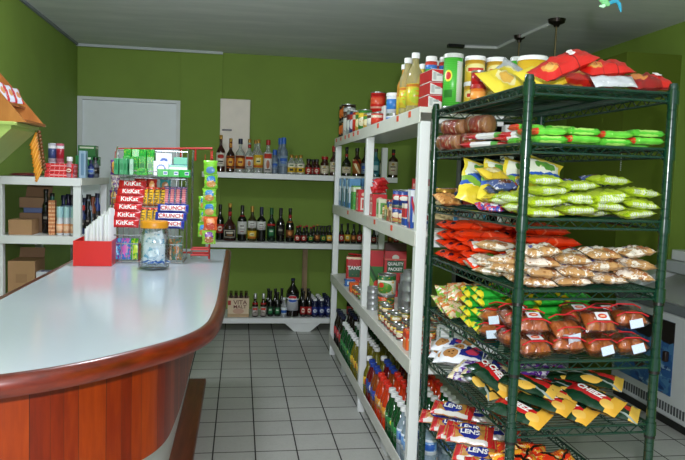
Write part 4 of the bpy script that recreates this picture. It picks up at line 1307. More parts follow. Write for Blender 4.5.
# middle board of the side unit
BX = plain('kraft_cardboard', '#a8825a', .7, var=.06, vs=18)
BXD = plain('kraft_cardboard_dark', '#8a6a4e', .7, var=.06, vs=18)
SM_ = 'goods on the middle board of the side shelf unit'
def openbox(name, w0, d0, h0, mat, label, group, loc, rz=0, flap=None):
    e = empty(name, loc, rz)
    tag(e, label, 'box', group)
    t = .003
    MB().box(-w0 / 2, w0 / 2, -d0 / 2, d0 / 2, 0, h0).build('box_body', mat, e)
    if flap:
        MB().box(-w0 / 2, w0 / 2, 0, .003, 0, flap, mat=Matrix.Translation((0, d0 / 2 - .004, h0 + .0005)) @ Matrix.Rotation(-.5, 4, 'X')).build('flap', mat, e)
    return e
openbox('cardboard_box', .125, .14, .085, BX, 'small kraft cardboard box at front of the middle side board', SM_, (-1.235, 4.14, S2))
openbox('cardboard_box', .15, .12, .115, BXD, 'darker cardboard box behind the small kraft box', SM_, (-1.215, 4.30, S2))
carton('flat_box', .12, .1, .03, plain('blue_grey_carton', '#5a6a9a', .5), 'flat blue carton on the darker cardboard box', 'box', SM_, (-1.21, 4.30, S2 + .116))
openbox('cardboard_box', .15, .12, .06, BXD, 'shallow cardboard tray topmost on the flat blue carton', SM_, (-1.215, 4.30, S2 + .147), 0, .09)
ORR = printed('orange_packet_strip', '#c87a4a', [('s', 9, .4, '#e8b88a', 1), ('n', 7, .6, '#a04a2a')], .4)
carton('tall_packet', .036, .05, .20, ORR, 'tall orange brown striped packet on the middle side board', 'packet', SM_, (-1.075, 4.13, S2), .05)
bottle('dark_bottle', .26, .022, .012, .6, .75, G_BLACK, BLACK, 'tall black bottle beside the orange striped packet', 'bottle', SM_, lab=(LB_DARK, .2, .5)).location = (-1.135, 4.22, S2)
bottle('dark_bottle', .235, .02, .012, .6, .75, plain('teal_lotion', '#1f6a5a', .3), BLACK, 'dark teal bottle behind the tall black one', 'bottle', SM_, lab=(LB_DKGR, .2, .5)).location = (-1.12, 4.30, S2)
PCH = printed('roll_on_label', '#e8a474', [('r', .5, .5, .2, .3, '#f0c4a0')], .35)
n = 0
for i in range(6):
    for j in range(2):
        o = bottle('roll_on_bottle', .165, .0175, .015, .42, .6, plain('roll_on_peach', '#e8a070' if (i + j) % 3 else '#d8dce0', .3), plain('cap_aqua', '#a8d4d8', .3) if j == 0 else plain('cap_pale_blue', '#8aaed0', .3),
                   'roll-on bottle with pale aqua cap, %s from left in the %s row' % (ORD[i], ('front', 'rear')[j]), 'bottle', 'roll-on bottles on the side shelf unit', lab=(PCH, .08, .4), caph=.062, capr=1.15)
        o.location = (-1.028 + i * .0385, 4.10 + j * .06, S2) if i < 3 else (-.872 - .03 + .0 * i, 4.13 + (i - 3) * .13 + j * .055, S2) if False else (-1.028 + (i % 3) * .04, 4.10 + j * .05 + (i // 3) * .11, S2)
        n += 1
rnd = random.Random(5)
for i in range(8):
    c_ = ('#22306a', '#16181c', '#2a4a8a', '#7a8a9a', '#3a2a5a', '#1c1c22', '#2f5fa0', '#54606a')[i]
    bottle('toiletry_bottle', .20 + .03 * rnd.random(), .021, .011, .62, .76, plain('toiletry_' + c_[1:], c_, .3), BLACK if i % 2 else C_NAVY,
           '%s dark toiletry bottle in the rear row of the middle side board' % ORD[i], 'bottle', 'toiletry bottles on the side shelf unit', lab=(LB_BLUE, .2, .5), caph=.03, capr=1.4).location = (-1.09 + (i % 4) * .05, 4.44 + (i // 4) * .12, S2)
for i in range(4):
    c_ = ('#1c2c5a', '#121316', '#7a3a20', '#2a3f80')[i]
    bottle('toiletry_bottle', .17 + .02 * i, .02, .011, .62, .76, plain('toiletry_' + c_[1:], c_, .3), (C_RED, BLACK, plain('cap_brown', '#7a3a20', .4), C_NAVY)[i],
           ('navy bottle with red cap at the aisle side of the side unit', 'black bottle at the aisle side of the side unit', 'red brown bottle at the aisle side of the side unit', 'blue bottle at the rear aisle side of the side unit')[i], 'bottle', SM_,
           lab=(LB_DARK, .2, .5), caph=.03, capr=1.3).location = (-.928, 4.22 + i * .14, S2)
# lowest board
bb = empty('cardboard_box', (-1.24, 4.16, S1))
bb.location.x = -1.226
tag(bb, 'large open kraft cardboard box on the lowest side board', 'box', 'goods on the lowest side board')
MB().box(-.073, .073, -.1, .1, 0, .225).build('box_body', BX, bb)
MB().box(-.071, .071, 0, .003, 0, .06, mat=Matrix.Translation((0, .097, .2255)) @ Matrix.Rotation(-.4, 4, 'X')).build('flap', BXD, bb)
MB().box(-.03, .03, -.1012, -.1001, .10, .15).build('stamp', plain('box_stamp', '#987450', .7), bb)
PB = printed('purple_logo_box', '#c8ccd4', [('e', .55, .45, .40, .42, '#2c2a7a'), ('e', .62, .40, .30, .30, '#c8ccd4'), ('r', .5, .12, .4, .04, '#3a3a8a'), ('e', .66, .42, .24, .2, '#33308a')], .4)
carton('logo_box', .10, .09, .165, PB, 'pale box with round dark blue logo on the lowest side board', 'box', 'goods on the lowest side board', (-1.095, 4.10, S1))
carton('cream_box', .05, .08, .15, printed('cream_box', '#d8cdb4', [('r', .5, .5, .3, .3, '#b89a6a')], .5), 'cream narrow carton right of the logo box', 'box', 'goods on the lowest side board', (-1.0, 4.18, S1))
carton('cream_box', .05, .08, .145, printed('cream_box_b', '#cfc7b0', [('r', .5, .6, .3, .2, '#5a6a4a')], .5), 'cream carton with green panel right of the cream narrow one', 'box', 'goods on the lowest side board', (-.945, 4.2, S1))
carton('violet_box', .10, .08, .20, plain('violet_carton', '#6a5a9a', .4), 'violet carton at the back of the lowest side board', 'box', 'goods on the lowest side board', (-.97, 4.42, S1))
carton('navy_box', .08, .08, .24, plain('navy_carton', '#24307a', .4), 'navy carton at the back corner of the lowest side board', 'box', 'goods on the lowest side board', (-.96, 4.56, S1))

# ------------------------------------------------------------------ bottom level of the aisle unit: rows of drinks
DZ = GZ[0] + .001
PET = clear('pet_water', '#dcecf4', .28, .06, body='#cfe0ea')
LW = printed('water_label', '#dfe8f2', [('r', .5, .55, .5, .3, '#6f9fd8'), ('r', .5, .5, .12, .2, '#2a5fb8'), ('n', 9, .64, '#f2f6fa')], .3)
S_GREEN = plain('soda_green', '#124a22', .12, var=.05, coat=.5)
S_ORANGE = plain('soda_orange_red', '#c83a12', .15, var=.05, coat=.5)
S_AMBER = plain('soda_amber', '#8a4212', .15, var=.05, coat=.5)
S_DKRED = plain('soda_dark_red', '#6a0c10', .15, var=.05, coat=.5)
S_YEL = plain('soda_yellow', '#6f6a1c', .15, var=.05, coat=.5)
S_COLA = plain('soda_cola', '#170806', .12, coat=.5)
S_RED = plain('soda_red', '#c4201c', .15, var=.05, coat=.5)
CAPR_ = plain('cap_bright_red', '#e0301e', .35)
CAPB_ = plain('cap_royal_blue', '#1d3f9a', .35)
CAPN_ = plain('cap_dark_navy', '#10183c', .35)
LGR = printed('soda_label_green', '#2f8a45', [('e', .5, .5, .12, .4, '#e8e23c'), ('n', 8, .62, '#d8e8d8')], .3)
LYE = printed('soda_label_yellow', '#e0b832', [('r', .5, .5, .12, .3, '#b83020'), ('r', .5, .1, .5, .08, '#2f6a34'), ('n', 9, .64, '#f2ecd0')], .3)
LOR = printed('soda_label_orange', '#e0962c', [('e', .5, .5, .14, .4, '#f2d8a0'), ('n', 8, .6, '#3a6ab8')], .3)
LPU = printed('soda_label_blue', '#2a4aa0', [('e', .5, .5, .12, .4, '#e6e6f0'), ('n', 8, .62, '#c8405a')], .3)
LRD = printed('soda_label_red', '#c8242a', [('r', .5, .5, .12, .3, '#f0f0f0'), ('n', 8, .62, '#2a4ab0')], .3)
KINDS_ = {
 'water': ('water_bottle', PET, CAPW, (LW, .30, .58), 'clear water bottle with white cap'),
 'green': ('soda_bottle', S_GREEN, CAPW, (LGR, .30, .50), 'green soda bottle with white cap'),
 'orange': ('soda_bottle', S_ORANGE, CAPR_, (LOR, .30, .52), 'orange red soda bottle with red cap'),
 'amber': ('soda_bottle', S_AMBER, CAPB_, (LPU, .30, .52), 'amber soda bottle with blue cap'),
 'dred': ('soda_bottle', S_DKRED, CAPB_, (LPU, .30, .55), 'dark red soda bottle with blue cap'),
 'yellow': ('soda_bottle', S_YEL, CAPW, (LYE, .28, .52), 'olive yellow soda bottle with white cap'),
 'cola': ('soda_bottle', S_COLA, CAPN_, (LRD, .30, .52), 'cola bottle with dark cap'),
 'red': ('soda_bottle', S_RED, CAPN_, (LYE, .30, .52), 'red soda bottle with dark cap'),
}
rows = []       # (Y, kinds by column)
y = 2.715
near = ['water'] * 3 + ['green'] * 4 + ['orange'] * 4 + ['amber'] * 2 + ['dred'] * 2 + ['yellow']
for k in near:
    rows.append((y, [k, k, k if k != 'orange' else 'dred', 'yellow' if k in ('dred', 'amber') else k]))
    y += .0635
y = 3.865
far = ['yellow'] * 5 + ['green'] * 7 + ['cola'] * 5
for k in far:
    rows.append((y, [k, k, 'yellow' if k == 'yellow' else k, 'red' if k in ('cola', 'green') else k]))
    y += .0635
protos, count = {}, {}
CN = ('front', 'second', 'third', 'back')
for y, ks in rows:
    bay = 'near bay' if y < 3.8 else 'far bay'
    for c, k in enumerate(ks):
        nm, bm, cm, lb, words = KINDS_[k]
        count[(k, c, bay)] = n = count.get((k, c, bay), -1) + 1
        lab = '%s, %s in the %s column, %s' % (words, ORD[n], CN[c], bay)
        x = .738 + c * .085 + (.004 if n % 2 else 0)
        h = .232 if k not in ('cola', 'red') else .262
        loc = (x, y, DZ)
        if k not in protos:
            protos[k] = bottle(nm, h, .0298, .0125, .56, .84, bm, cm, lab, 'bottle', 'drink bottles on the bottom shelf', lab=lb, caph=.022, capr=1.42, seg=14)
            protos[k].location = loc
        else:
            o = dup(protos[k], loc, (0, 0, (n * 1.3 + c) % .5 - .25), lab)
            
# ------------------------------------------------------------------ third level from the top of the unit: tins
TZ1 = GZ[1] + .001
TG = 'tins and packs on the lower middle level of the aisle unit'
VEG = printed('veg_label', '#e8ead8', [('r', .5, .88, .5, .12, '#1f6a34'), ('e', .5, .36, .16, .3, '#5a9a3a'), ('n', 11, .58, '#e0a82c'), ('e', .46, .5, .05, .14, '#d8402c'), ('r', .8, .45, .1, .3, '#e4e6dc')], .4)
GRT = plain('ribbed_tin', '#a9adb0', .35, .5)
def tin_stack(x, y, n, r, h, lab, m=None, grp=TG):
    for i in range(n):
        can('tin_can', r, h, m, (lab % (('lowest', 'second', 'third', 'topmost')[i] if n == 4 else ('lowest', 'second', 'middle', 'fourth', 'topmost')[i])), 'tin', grp, (x, y, TZ1 + i * (h + .0012)), body=GRT)
tin_stack(.745, 3.66, 4, .034, .031, 'grey flat tin, %s of the front stack by the middle post')
tin_stack(.905, 3.56, 5, .034, .042, 'grey flat tin, %s of the middle stack')
tin_stack(.875, 3.36, 5, .037, .052, 'grey flat tin, %s of the stack at the rear')
tin_stack(.93, 3.70, 4, .034, .034, 'grey flat tin, %s of the stack behind the vegetable tins')
for i, (x, y, z) in enumerate(((.785, 3.50, 0), (.785, 3.50, .062))):
    if i:
        can('vegetable_tin', .050, .112, VEG, 'large tin with vegetable picture label standing on a smaller tin', 'tin', TG, (x, y, TZ1 + .1115), -.6)
    else:
        can('vegetable_tin', .045, .110, printed('veg_label_low', '#2f6a3a', [('n', 7, .52, '#d84a2c'), ('n', 10, .6, '#e8c83c')], .4), 'short green labelled tin under the large vegetable tin', 'tin', TG, (x, y, TZ1))
CL = [printed('tin_mix_%d' % i, a, [('n', 5, .55, b_), ('r', .5, .85, .5, .10, c_), ('e', .5, .45, .13, .3, d_)], .4) for i, (a, b_, c_, d_) in enumerate((
    ('#c8402a', '#e8b83a', '#1f5a30', '#f0e0b8'), ('#2f7a3c', '#d8c83c', '#b82a24', '#e8e8d0'), ('#d87a2a', '#f0d060', '#b82a24', '#f0e6c8'), ('#e0b83a', '#d8582a', '#2f6a3a', '#f2ead0'), ('#a82a2a', '#3a7a44', '#e0c84a', '#e8d8c0')))]
rnd = random.Random(11)
n = 0
for j in range(5):
    for i in range(7):
        x, y = .745 + j * .064, 3.36 - i * .0665 - (j % 2) * .01
        if y < 2.80 or (j >= 1 and y > 3.27):
            continue
        two = (i + j) % 3 != 2 and i < 5
        k = rnd.randrange(5)
        can('small_tin', .029, .052, CL[k], '%s small tin, %s from the far end in the %s tin row' % (('red', 'green', 'orange', 'yellow', 'maroon')[k], ORD[i], ORD[j]), 'tin', 'small mixed tins on the aisle unit', (x, y, TZ1), rnd.uniform(-1.0, -.2), seg=16)
        if two:
            k = rnd.randrange(5)
            can('small_tin', .028, .038 if j < 3 else .045, CL[k], '%s small tin stacked on the %s of the %s tin row' % (('red', 'green', 'orange', 'yellow', 'maroon')[k], ORD[i], ORD[j]), 'tin', 'small mixed tins on the aisle unit', (x, y, TZ1 + .0535), rnd.uniform(-1.0, -.2), seg=16)
ORC = printed('orange_juice_carton', '#e8602a', [('r', .5, .75, .5, .12, '#c83a20'), ('r', .5, .3, .34, .26, '#f28a3a'), ('r', .5, .55, .3, .05, '#f4e8d8')], .4)
carton('drink_carton', .045, .06, .085, ORC, 'orange and red carton at the front edge near the near post', 'carton', TG, (.735, 2.79, TZ1))
carton('drink_carton', .045, .05, .072, printed('white_red_carton', '#e6e0d8', [('n', 7, .5, '#c83a2a'), ('r', .5, .8, .4, .1, '#d8582a')], .4), 'white and red carton beside the orange one', 'carton', TG, (.785, 2.73, TZ1))
carton('drink_carton', .03, .04, .10, plain('yellow_carton', '#e0b22c', .4), 'narrow yellow carton at the near post', 'carton', TG, (.735, 2.705, TZ1))
# red tea boxes and the green and red pack behind
TEA = printed('tea_carton', '#c4262a', [('r', .5, .66, .38, .13, '#1f5a38'), ('e', .5, .86, .16, .06, '#d8d8cc'), ('r', .5, .82, .5, .015, '#d86a5a'), ('r', .5, .25, .4, .12, '#8a1a1c')], .4)
tb = carton('tea_box', .135, .09, .285, TEA, 'red tea carton with green panel of white lettering', 'box', TG, (.965, 4.10, TZ1), -.12)
letter(tb, 'QUALITY', .026, WT, (0, -.0462, .205), sx=.9, bold=.03)
letter(tb, 'PACKET', .026, WT, (0, -.0462, .172), sx=.9, bold=.03)
MB().box(-.066, .066, -.043, .043, .0005, .045, mat=Matrix.Translation((0, 0, .286))).build('open_top', plain('tea_tray', '#4a2a22', .6), tb)
GRP = printed('green_red_pack', '#2f7a34', [('r', .5, .82, .5, .2, '#c8222a'), ('d', 1, 1, .55, .10, '#8ab04a'), ('d', 1, 1, .85, .05, '#1a4a20'), ('e', .55, .2, .14, .10, '#d8402c')], .4)
carton('rice_pack', .15, .06, .275, GRP, 'green and red pack behind the middle post beside the tea carton', 'pack', TG, (.87, 4.22, TZ1), -.1)
TANG = printed('red_pouch', '#b8232a', [('r', .5, .42, .34, .20, '#2a5a3a'), ('n', 7, .64, '#e0a060'), ('r', .5, .96, .5, .06, '#e8d0b0')], .3, .05)
tg = MB().box(-.058, .058, -.035, .035, 0, .185).build('drink_mix_box', TANG, loc=(.80, 4.62, TZ1), rot=(0, 0, -.15))
bevel(tg, .012, 2)
tag(tg, 'red powdered drink box with white lettering in the far bay', 'box', TG)
letter(tg, 'TANG', .036, WT, (0, -.0362, .105), bold=.03, sx=.95)
for i in range(1):
    bag('red_sachet', .10, .06, .016, TANG, 'red sachet lying on the powdered drink box', 'sachet', TG, (.80 + .006 * i, 4.62, TZ1 + .196 + i * .016), (0, 0, -.2 + i * .2), seed=i)
carton('low_tin_box', .07, .06, .045, printed('blue_tin_box', '#2f6ab0', [('r', .5, .5, .3, .25, '#d8e4ee'), ('e', .5, .5, .15, .15, '#c83a2a')], .4), 'low blue box in front of the red powdered drink', 'box', TG, (.745, 4.47, TZ1))
carton('orange_box', .055, .055, .06, printed('orange_box', '#e0601c', [('r', .5, .5, .3, .2, '#f08a40')], .4), 'bright orange box at the front edge of the far bay', 'box', TG, (.735, 4.24, TZ1))
for i in range(8):
    k = i % 5
    can('small_tin', .026, .05, CL[k], 'small tin in the far bay, %s from the orange box' % ORD[i], 'tin', 'small mixed tins on the aisle unit', (.735 + (i % 2) * .06, 4.16 - (i // 2) * .072, TZ1), seg=16)
for i in range(3):
    can('yellow_tin', .03, .05, CL[3], 'yellow tin behind the orange box, %s in line' % ORD[i], 'tin', TG, (.86, 4.4 - i * .08, TZ1), seg=16)

# ------------------------------------------------------------------ second level: cartons, tins, jars
LZ2 = GZ[2] + .001
MG = 'groceries on the upper middle level of the aisle unit'
BWC = printed('blue_white_carton', '#c4d4e0', [('r', .5, .86, .5, .14, '#5a94c4'), ('e', .5, .62, .22, .12, '#f0f4f6'), ('r', .5, .3, .4, .2, '#7fa8b8'), ('r', .5, .1, .5, .08, '#3f7aa8')], .4)
DGC = printed('teal_dark_carton', '#3f6f7a', [('r', .5, .8, .5, .16, '#9fc0cc'), ('n', 6, .6, '#28464e')], .4)
for i in range(5):
    carton('milk_carton', .075, .07, .20, BWC if i % 2 == 0 else DGC, '%s pale blue carton from the far end on the upper middle level' % ORD[i] if i % 2 == 0 else '%s teal carton from the far end on the upper middle level' % ORD[i], 'carton', MG, (.765, 4.96 - i * .105, LZ2))
for i in range(4):
    carton('milk_carton', .075, .07, .205, BWC, 'pale blue carton in the rear line, %s from the far end' % ORD[i], 'carton', MG, (.875, 4.93 - i * .13, LZ2))
GRC = printed('green_carton', '#3f9a44', [('r', .5, .85, .5, .1, '#dfe8d0'), ('n', 7, .6, '#a8c84a')], .4)
carton('green_carton', .05, .09, .155, GRC, 'green carton just left of the red and white box', 'carton', MG, (.745, 4.34, LZ2))
RWB = printed('red_white_box', '#c8242c', [('r', .55, .35, .3, .28, '#e8dcd4'), ('e', .5, .78, .2, .08, '#e8c4b0'), ('r', .55, .35, .16, .2, '#c8403c')], .4)
carton('red_box', .06, .09, .135, RWB, 'red box with white panel by the middle post', 'box', MG, (.748, 4.13, LZ2))
carton('brown_box', .05, .06, .16, plain('brown_carton', '#8a7a4a', .5), 'olive brown carton among the teal cartons', 'box', MG, (.86, 4.38, LZ2))
# near bay
RP = printed('red_snack_pack', '#b81c22', [('r', .5, .55, .4, .14, '#d8484a'), ('n', 8, .68, '#e8c0a8')], .3, .1)
for i in range(3):
    bag('red_packet', .085, .06, .026, RP, 'red packet, %s from the bottom of the leaning pile by the middle post' % ORD[i], 'packet', MG, (.752 + .006 * i, 3.64, LZ2 + .145 + .022 * i), (.7, -.1 * i, .2 * i), seed=i)
carton('grocery_box', .08, .09, .12, RWB, 'red and white box under the red packets', 'box', MG, (.755, 3.66, LZ2))
can('jar', .032, .12, printed('jar_brown', '#6a4a2a', [('r', .5, .45, .3, .3, '#d8cfa8'), ('n', 8, .6, '#b08a50')], .3), 'brown jar with yellow lid and cream label', 'jar', MG, (.82, 3.46, LZ2), lid=C_GOLD)
can('jar', .032, .12, printed('jar_brown', '#6a4a2a', []), 'brown jar with yellow lid behind its twin', 'jar', MG, (.90, 3.48, LZ2), lid=C_GOLD)
carton('cream_box', .04, .07, .10, printed('cream_green_box', '#d8dcc0', [('r', .5, .5, .3, .3, '#5a9a4a')], .4), 'cream and green narrow box at the front edge behind the middle post', 'box', MG, (.735, 3.48, LZ2))
can('coffee_tin', .034, .07, printed('tin_picture', '#b8905a', [('n', 7, .52, '#e8dcc0'), ('n', 9, .6, '#4a3a2a')], .4), 'tan tin with picture label in front of the brown jar', 'tin', MG, (.75, 3.36, LZ2))
PKB = printed('pink_box', '#e0a890', [('r', .5, .6, .3, .2, '#f0cdb8'), ('r', .5, .15, .4, .06, '#b85a4a')], .4)
carton('pink_box', .065, .06, .125, PKB, 'peach pink box in the near bay', 'box', MG, (.82, 3.20, LZ2))
carton('red_top_box', .08, .08, .09, printed('red_emblem_box', '#c4222a', [('e', .5, .5, .2, .25, '#f0e8e0'), ('e', .5, .5, .1, .12, '#c4222a')], .4), 'red box with round white emblem on top of the second peach box', 'box', MG, (.90, 3.30, LZ2 + .1205))
carton('pink_box', .08, .08, .12, PKB, 'second peach box beneath the red emblem box', 'box', MG, (.90, 3.30, LZ2))
BRT = printed('blue_red_tin', '#24408a', [('r', .5, .55, .5, .2, '#c4262c'), ('e', .5, .5, .12, .16, '#e8e4dc'), ('n', 8, .66, '#e0c8a0')], .35)
RBT = printed('red_blue_tin', '#c4282c', [('r', .5, .8, .5, .14, '#24408a'), ('e', .5, .5, .16, .2, '#e8d8c4'), ('r', .5, .15, .5, .1, '#d8b060')], .35)
for i in range(2):
    for j in range(2):
        can('milk_tin', .037, .078, (RBT, BRT)[j], ('red and blue', 'blue and red')[j] + ' tin, %s of the stack at the front edge, %s' % (('lower', 'upper')[j], ('far side', 'near side')[i]), 'tin', MG, (.745 + i * .01, 3.10 - i * .082, LZ2 + j * .0795), -.6)
for i in range(3):
    can('milk_tin', .037, .078, (RBT, BRT, RBT)[i], 'tin with blue and red label, %s in the row behind the stacked tins' % ORD[i], 'tin', MG, (.84, 3.09 - i * .085, LZ2), -.6)
    can('milk_tin', .037, .078, (BRT, RBT, BRT)[i], 'tin with blue and red label atop the %s tin of the rear row' % ORD[i], 'tin', MG, (.84, 3.09 - i * .085, LZ2 + .0795), -.6)
BLB = printed('blue_white_box', '#2450a8', [('r', .5, .5, .3, .34, '#dfe6f0'), ('d', 1, 1, .8, .12, '#c43038'), ('r', .5, .9, .5, .08, '#e8ecf4')], .35)
carton('blue_box', .045, .06, .165, BLB, 'tall blue and white box beside the near post', 'box', MG, (.735, 2.80, LZ2))
carton('blue_box', .05, .06, .10, printed('blue_red_box', '#e8e0d0', [('r', .5, .6, .5, .2, '#c43038'), ('r', .5, .2, .5, .15, '#2450a8')], .35), 'shorter cream blue and red box behind the tall blue box', 'box', MG, (.735, 2.89, LZ2))
bottle('sauce_bottle', .18, .03, .014, .62, .8, plain('white_blue_plastic', '#c8d4e6', .3), CAPW, 'pale plastic bottle with white cap behind the tall blue box', 'bottle', MG, lab=(BLB, .1, .55), caph=.02, capr=1.6).location = (.80, 2.82, LZ2)
can('storage_jar', .042, .165, printed('jar_fill', '#5a3f2c', [('r', .5, .5, .25, .25, '#cdb98a')], .3), 'glass jar with broad gold lid seen through the wire rack', 'jar', MG, (.845, 2.735, LZ2), lid=C_GOLD)
for i in range(3):
    carton('white_carton', .06, .08, .085, printed('white_blue_carton', '#e2e8ec', [('r', .5, .5, .3, .3, '#b8d0e0'), ('r', .85, .5, .12, .5, '#4a9ad0')], .4), 'white and blue carton seen through the wire rack, %s from left' % ORD[i], 'carton', MG, (.925 + i * .066 - .02, 2.86, LZ2))
for i in range(3):
    carton('white_carton', .05, .05, .12, printed('white_green_carton', '#e0e6e4', [('r', .9, .5, .12, .5, '#1f6a4a'), ('s', 8, .2, '#b8c0c4', 1)], .4), 'white carton with green edge, %s beside the near post low level' % ORD[i], 'carton', TG, (.86 + i * .058, 2.70, TZ1))

# more groceries filling the near bay
EX = (('#c8a070', '#6a3a24', '#efe2c8', 'tan'), ('#3f7a4a', '#e8e0c0', '#d8c84a', 'green'), ('#d8d4c8', '#b83028', '#3a5a9a', 'white'), ('#a83028', '#f0d8a0', '#2a4a8a', 'red'), ('#2f5aa0', '#e8e8e8', '#c83a30', 'blue'))
EM = [printed('grocery_%d' % i, a, [('n', 5, .56, b_), ('r', .5, .78, .5, .12, c_), ('e', .5, .42, .18, .2, b_)], .4) for i, (a, b_, c_, nm) in enumerate(EX)]
n = 0
for c in range(3):
    for r_ in range(6):
        k = (c * 2 + r_ * 3) % 5
        x, y = .925 + c * .058, 3.60 - r_ * .115
        carton('grocery_pack', .05, .06, .13 + .02 * ((c + r_) % 3), EM[k], '%s grocery pack, %s from the middle post in the %s inner line' % (EX[k][3], ORD[r_], ORD[c]), 'pack', MG, (x, y, LZ2))
for r_ in range(4):
    k = (r_ * 2 + 1) % 5
    carton('grocery_pack', .04, .05, .085 + .02 * (r_ % 2), EM[k], '%s small pack at the shelf front between jar and stacked tins, %s' % (EX[k][3], ORD[r_]), 'pack', MG, (.735, 3.28 - r_ * .052, LZ2))
for r_ in range(5):
    k = (r_ * 3) % 5
    can('coffee_tin', .03, .06 + .02 * (r_ % 2), EM[k], '%s tin between the front packs and the peach boxes, %s' % (EX[k][3], ORD[r_]), 'tin', MG, (.785, 3.40 - r_ * .062 + (0 if r_ < 3 else -.21), LZ2), -.6)

# ------------------------------------------------------------------ top of the unit
UZ = GZ[3] + .001
UG = 'tins and bottles on top of the aisle unit'
DKO = printed('dark_orange_tin', '#1c1310', [('e', .5, .5, .2, .34, '#e0702a'), ('n', 8, .62, '#f0a04a'), ('r', .5, .95, .5, .05, '#3a2418')], .35)
n = 0
for i in range(2):
    for j in range(2):
        can('bean_tin', .052, .118, DKO, 'dark tin with orange picture, %s of the %s stack at the far end' % (('lower', 'upper')[j], ('first', 'second')[i]), 'tin', UG, (.765, 5.0 - i * .112, UZ + j * .1195), -.6)
MIX = [printed('top_tin_%d' % i, a, [('r', .5, .75, .5, .12, b_), ('e', .5, .4, .14, .24, c_), ('n', 8, .64, d_)], .35) for i, (a, b_, c_, d_) in enumerate((
    ('#c8ccc8', '#5a3a2a', '#e8e8e0', '#9a9a92'), ('#a8b4b0', '#7a2a22', '#dfe4e0', '#4a5a5a'), ('#33487a', '#c83a2a', '#e4e4ec', '#c84a5a'), ('#c83222', '#e0d0b8', '#d8402c', '#a8221a'), ('#3f8a3a', '#e8c83c', '#e8e2c0', '#d8702a'), ('#d8a832', '#4a8a3a', '#f0e4b8', '#c85a2a')))]
seq = [(.748, 4.73, .045, .20, 0, 'silver tall tin with brown band next to the dark orange tins'), (.752, 4.60, .045, .165, 1, 'grey green tin with maroon band on top of the unit'), (.75, 4.46, .045, .15, 2, 'blue and red tin on top of the unit'),
       (.745, 4.33, .04, .135, 3, 'plain red tin on top of the unit, front edge'), (.745, 4.21, .042, .125, 5, 'yellow picture tin on top of the unit, front edge'), (.745, 4.10, .042, .125, 4, 'green and yellow tin on top of the unit, front edge'),
       (.745, 3.96, .036, .09, 5, 'small yellow tin with green print on top of the unit'), (.745, 3.84, .036, .085, 0, 'small silver tin on top of the unit near the red one'), (.745, 3.72, .036, .075, 3, 'small red tin at the front edge below the blue tub')]
for x, y, r, h, k, lab in seq:
    can('food_tin', r, h, MIX[k], lab, 'tin', UG, (x, y, UZ), -.6)
for i in range(6):
    can('food_tin', .044, .12, MIX[(i * 2 + 1) % 6], 'tin in the second row on top of the unit, %s from the far end' % ORD[i], 'tin', UG, (.86, 4.76 - i * .13, UZ), -.6)
RT = printed('red_big_tin', '#d8241c', [('r', .5, .6, .16, .16, '#e85a3a'), ('r', .5, .25, .2, .05, '#f0b09a'), ('r', .5, .9, .5, .06, '#b01812')], .3)
can('cocoa_tin', .05, .135, RT, 'big bright red tin standing on top of other tins', 'tin', UG, (.858, 4.28, UZ + .1215), -.6)
BT = printed('blue_tub', '#dfe6ee', [('r', .55, .5, .3, .3, '#2f78c4'), ('r', .5, .12, .5, .1, '#c8d4e0')], .35)
can('blue_tub', .043, .105, BT, 'white and blue tub with white lid in front of the oil bottles', 'tub', UG, (.80, 3.55, UZ + .05), -.6, lid=CAPW)
can('blue_tub', .043, .048, BT, 'low white tin beneath the blue tub', 'tub', UG, (.80, 3.55, UZ), -.6)
carton('white_pack', .06, .07, .11, printed('white_red_pack', '#e4e0dc', [('r', .5, .4, .3, .2, '#c83a3a')], .4), 'white pack with red panel left of the blue tub', 'pack', UG, (.80, 3.70, UZ))
OIL = plain('oil_yellow', '#c8b23a', .1, var=.04, coat=.5)
OILC = clear('oil_clear', '#f0e8b8', .35, .06, body='#d8cf9a')
for i, (x, y, h, m, lab) in enumerate(((.80, 3.34, .28, plain('oil_orange', '#c88a3a', .15, coat=.4), 'tall orange label bottle at the back of the oil row'), (.738, 3.02, .255, OILC, 'oil bottle with white cap and yellow label, the left front one'),
                                       (.745, 2.915, .26, OILC, 'oil bottle with white cap and yellow label, the right front one'), (.85, 3.18, .26, OIL, 'yellow oil bottle in the rear, left one'), (.86, 3.07, .26, OIL, 'yellow oil bottle in the rear, right one'))):
    o = bottle('oil_bottle', h, .036, .014, .6, .84, m, CAPW, lab, 'bottle', UG, lab=(printed('oil_label', '#d6c23a', [('e', .5, .45, .14, .36, '#b8cc3a'), ('n', 8, .60, '#e08a24'), ('r', .5, .92, .5, .06, '#c87a24')], .3), .12, .48), caph=.024, capr=1.3)
    o.location = (x, y, UZ)
carton('snack_carton', .06, .10, .19, printed('orange_dark_carton', '#c8762a', [('n', 6, .55, '#4a2a1a'), ('r', .5, .8, .4, .1, '#e8b86a')], .4), 'orange brown carton behind the oil bottles', 'carton', UG, (.745, 3.62, UZ) if False else (.84, 3.46, UZ))
RWX = printed('red_white_carton', '#dfe2e0', [('d', .9, 1, 1.55, .62, '#c4202a'), ('r', .12, .45, .06, .3, '#b8bcbc'), ('r', .30, .55, .10, .09, '#a8aeb0')], .4)
SIDE = plain('red_carton_side', '#b81c24', .4)
for i in range(3):
    o = MB()
    o.box(-.056, .056, -.075, .075, 0, .050)
    o.m = [0, 0, 0, 1, 0, 0]
    ob = o.build('long_carton', [RWX, SIDE], loc=(.788 + .003 * i, 2.72, UZ + i * .0512), rot=(0, 0, .03 * i))
    bevel(ob, .002, 1)
    tag(ob, 'red and white carton, %s of the stack of three by the near post' % ('lowest', 'middle', 'topmost')[i], 'carton', UG)
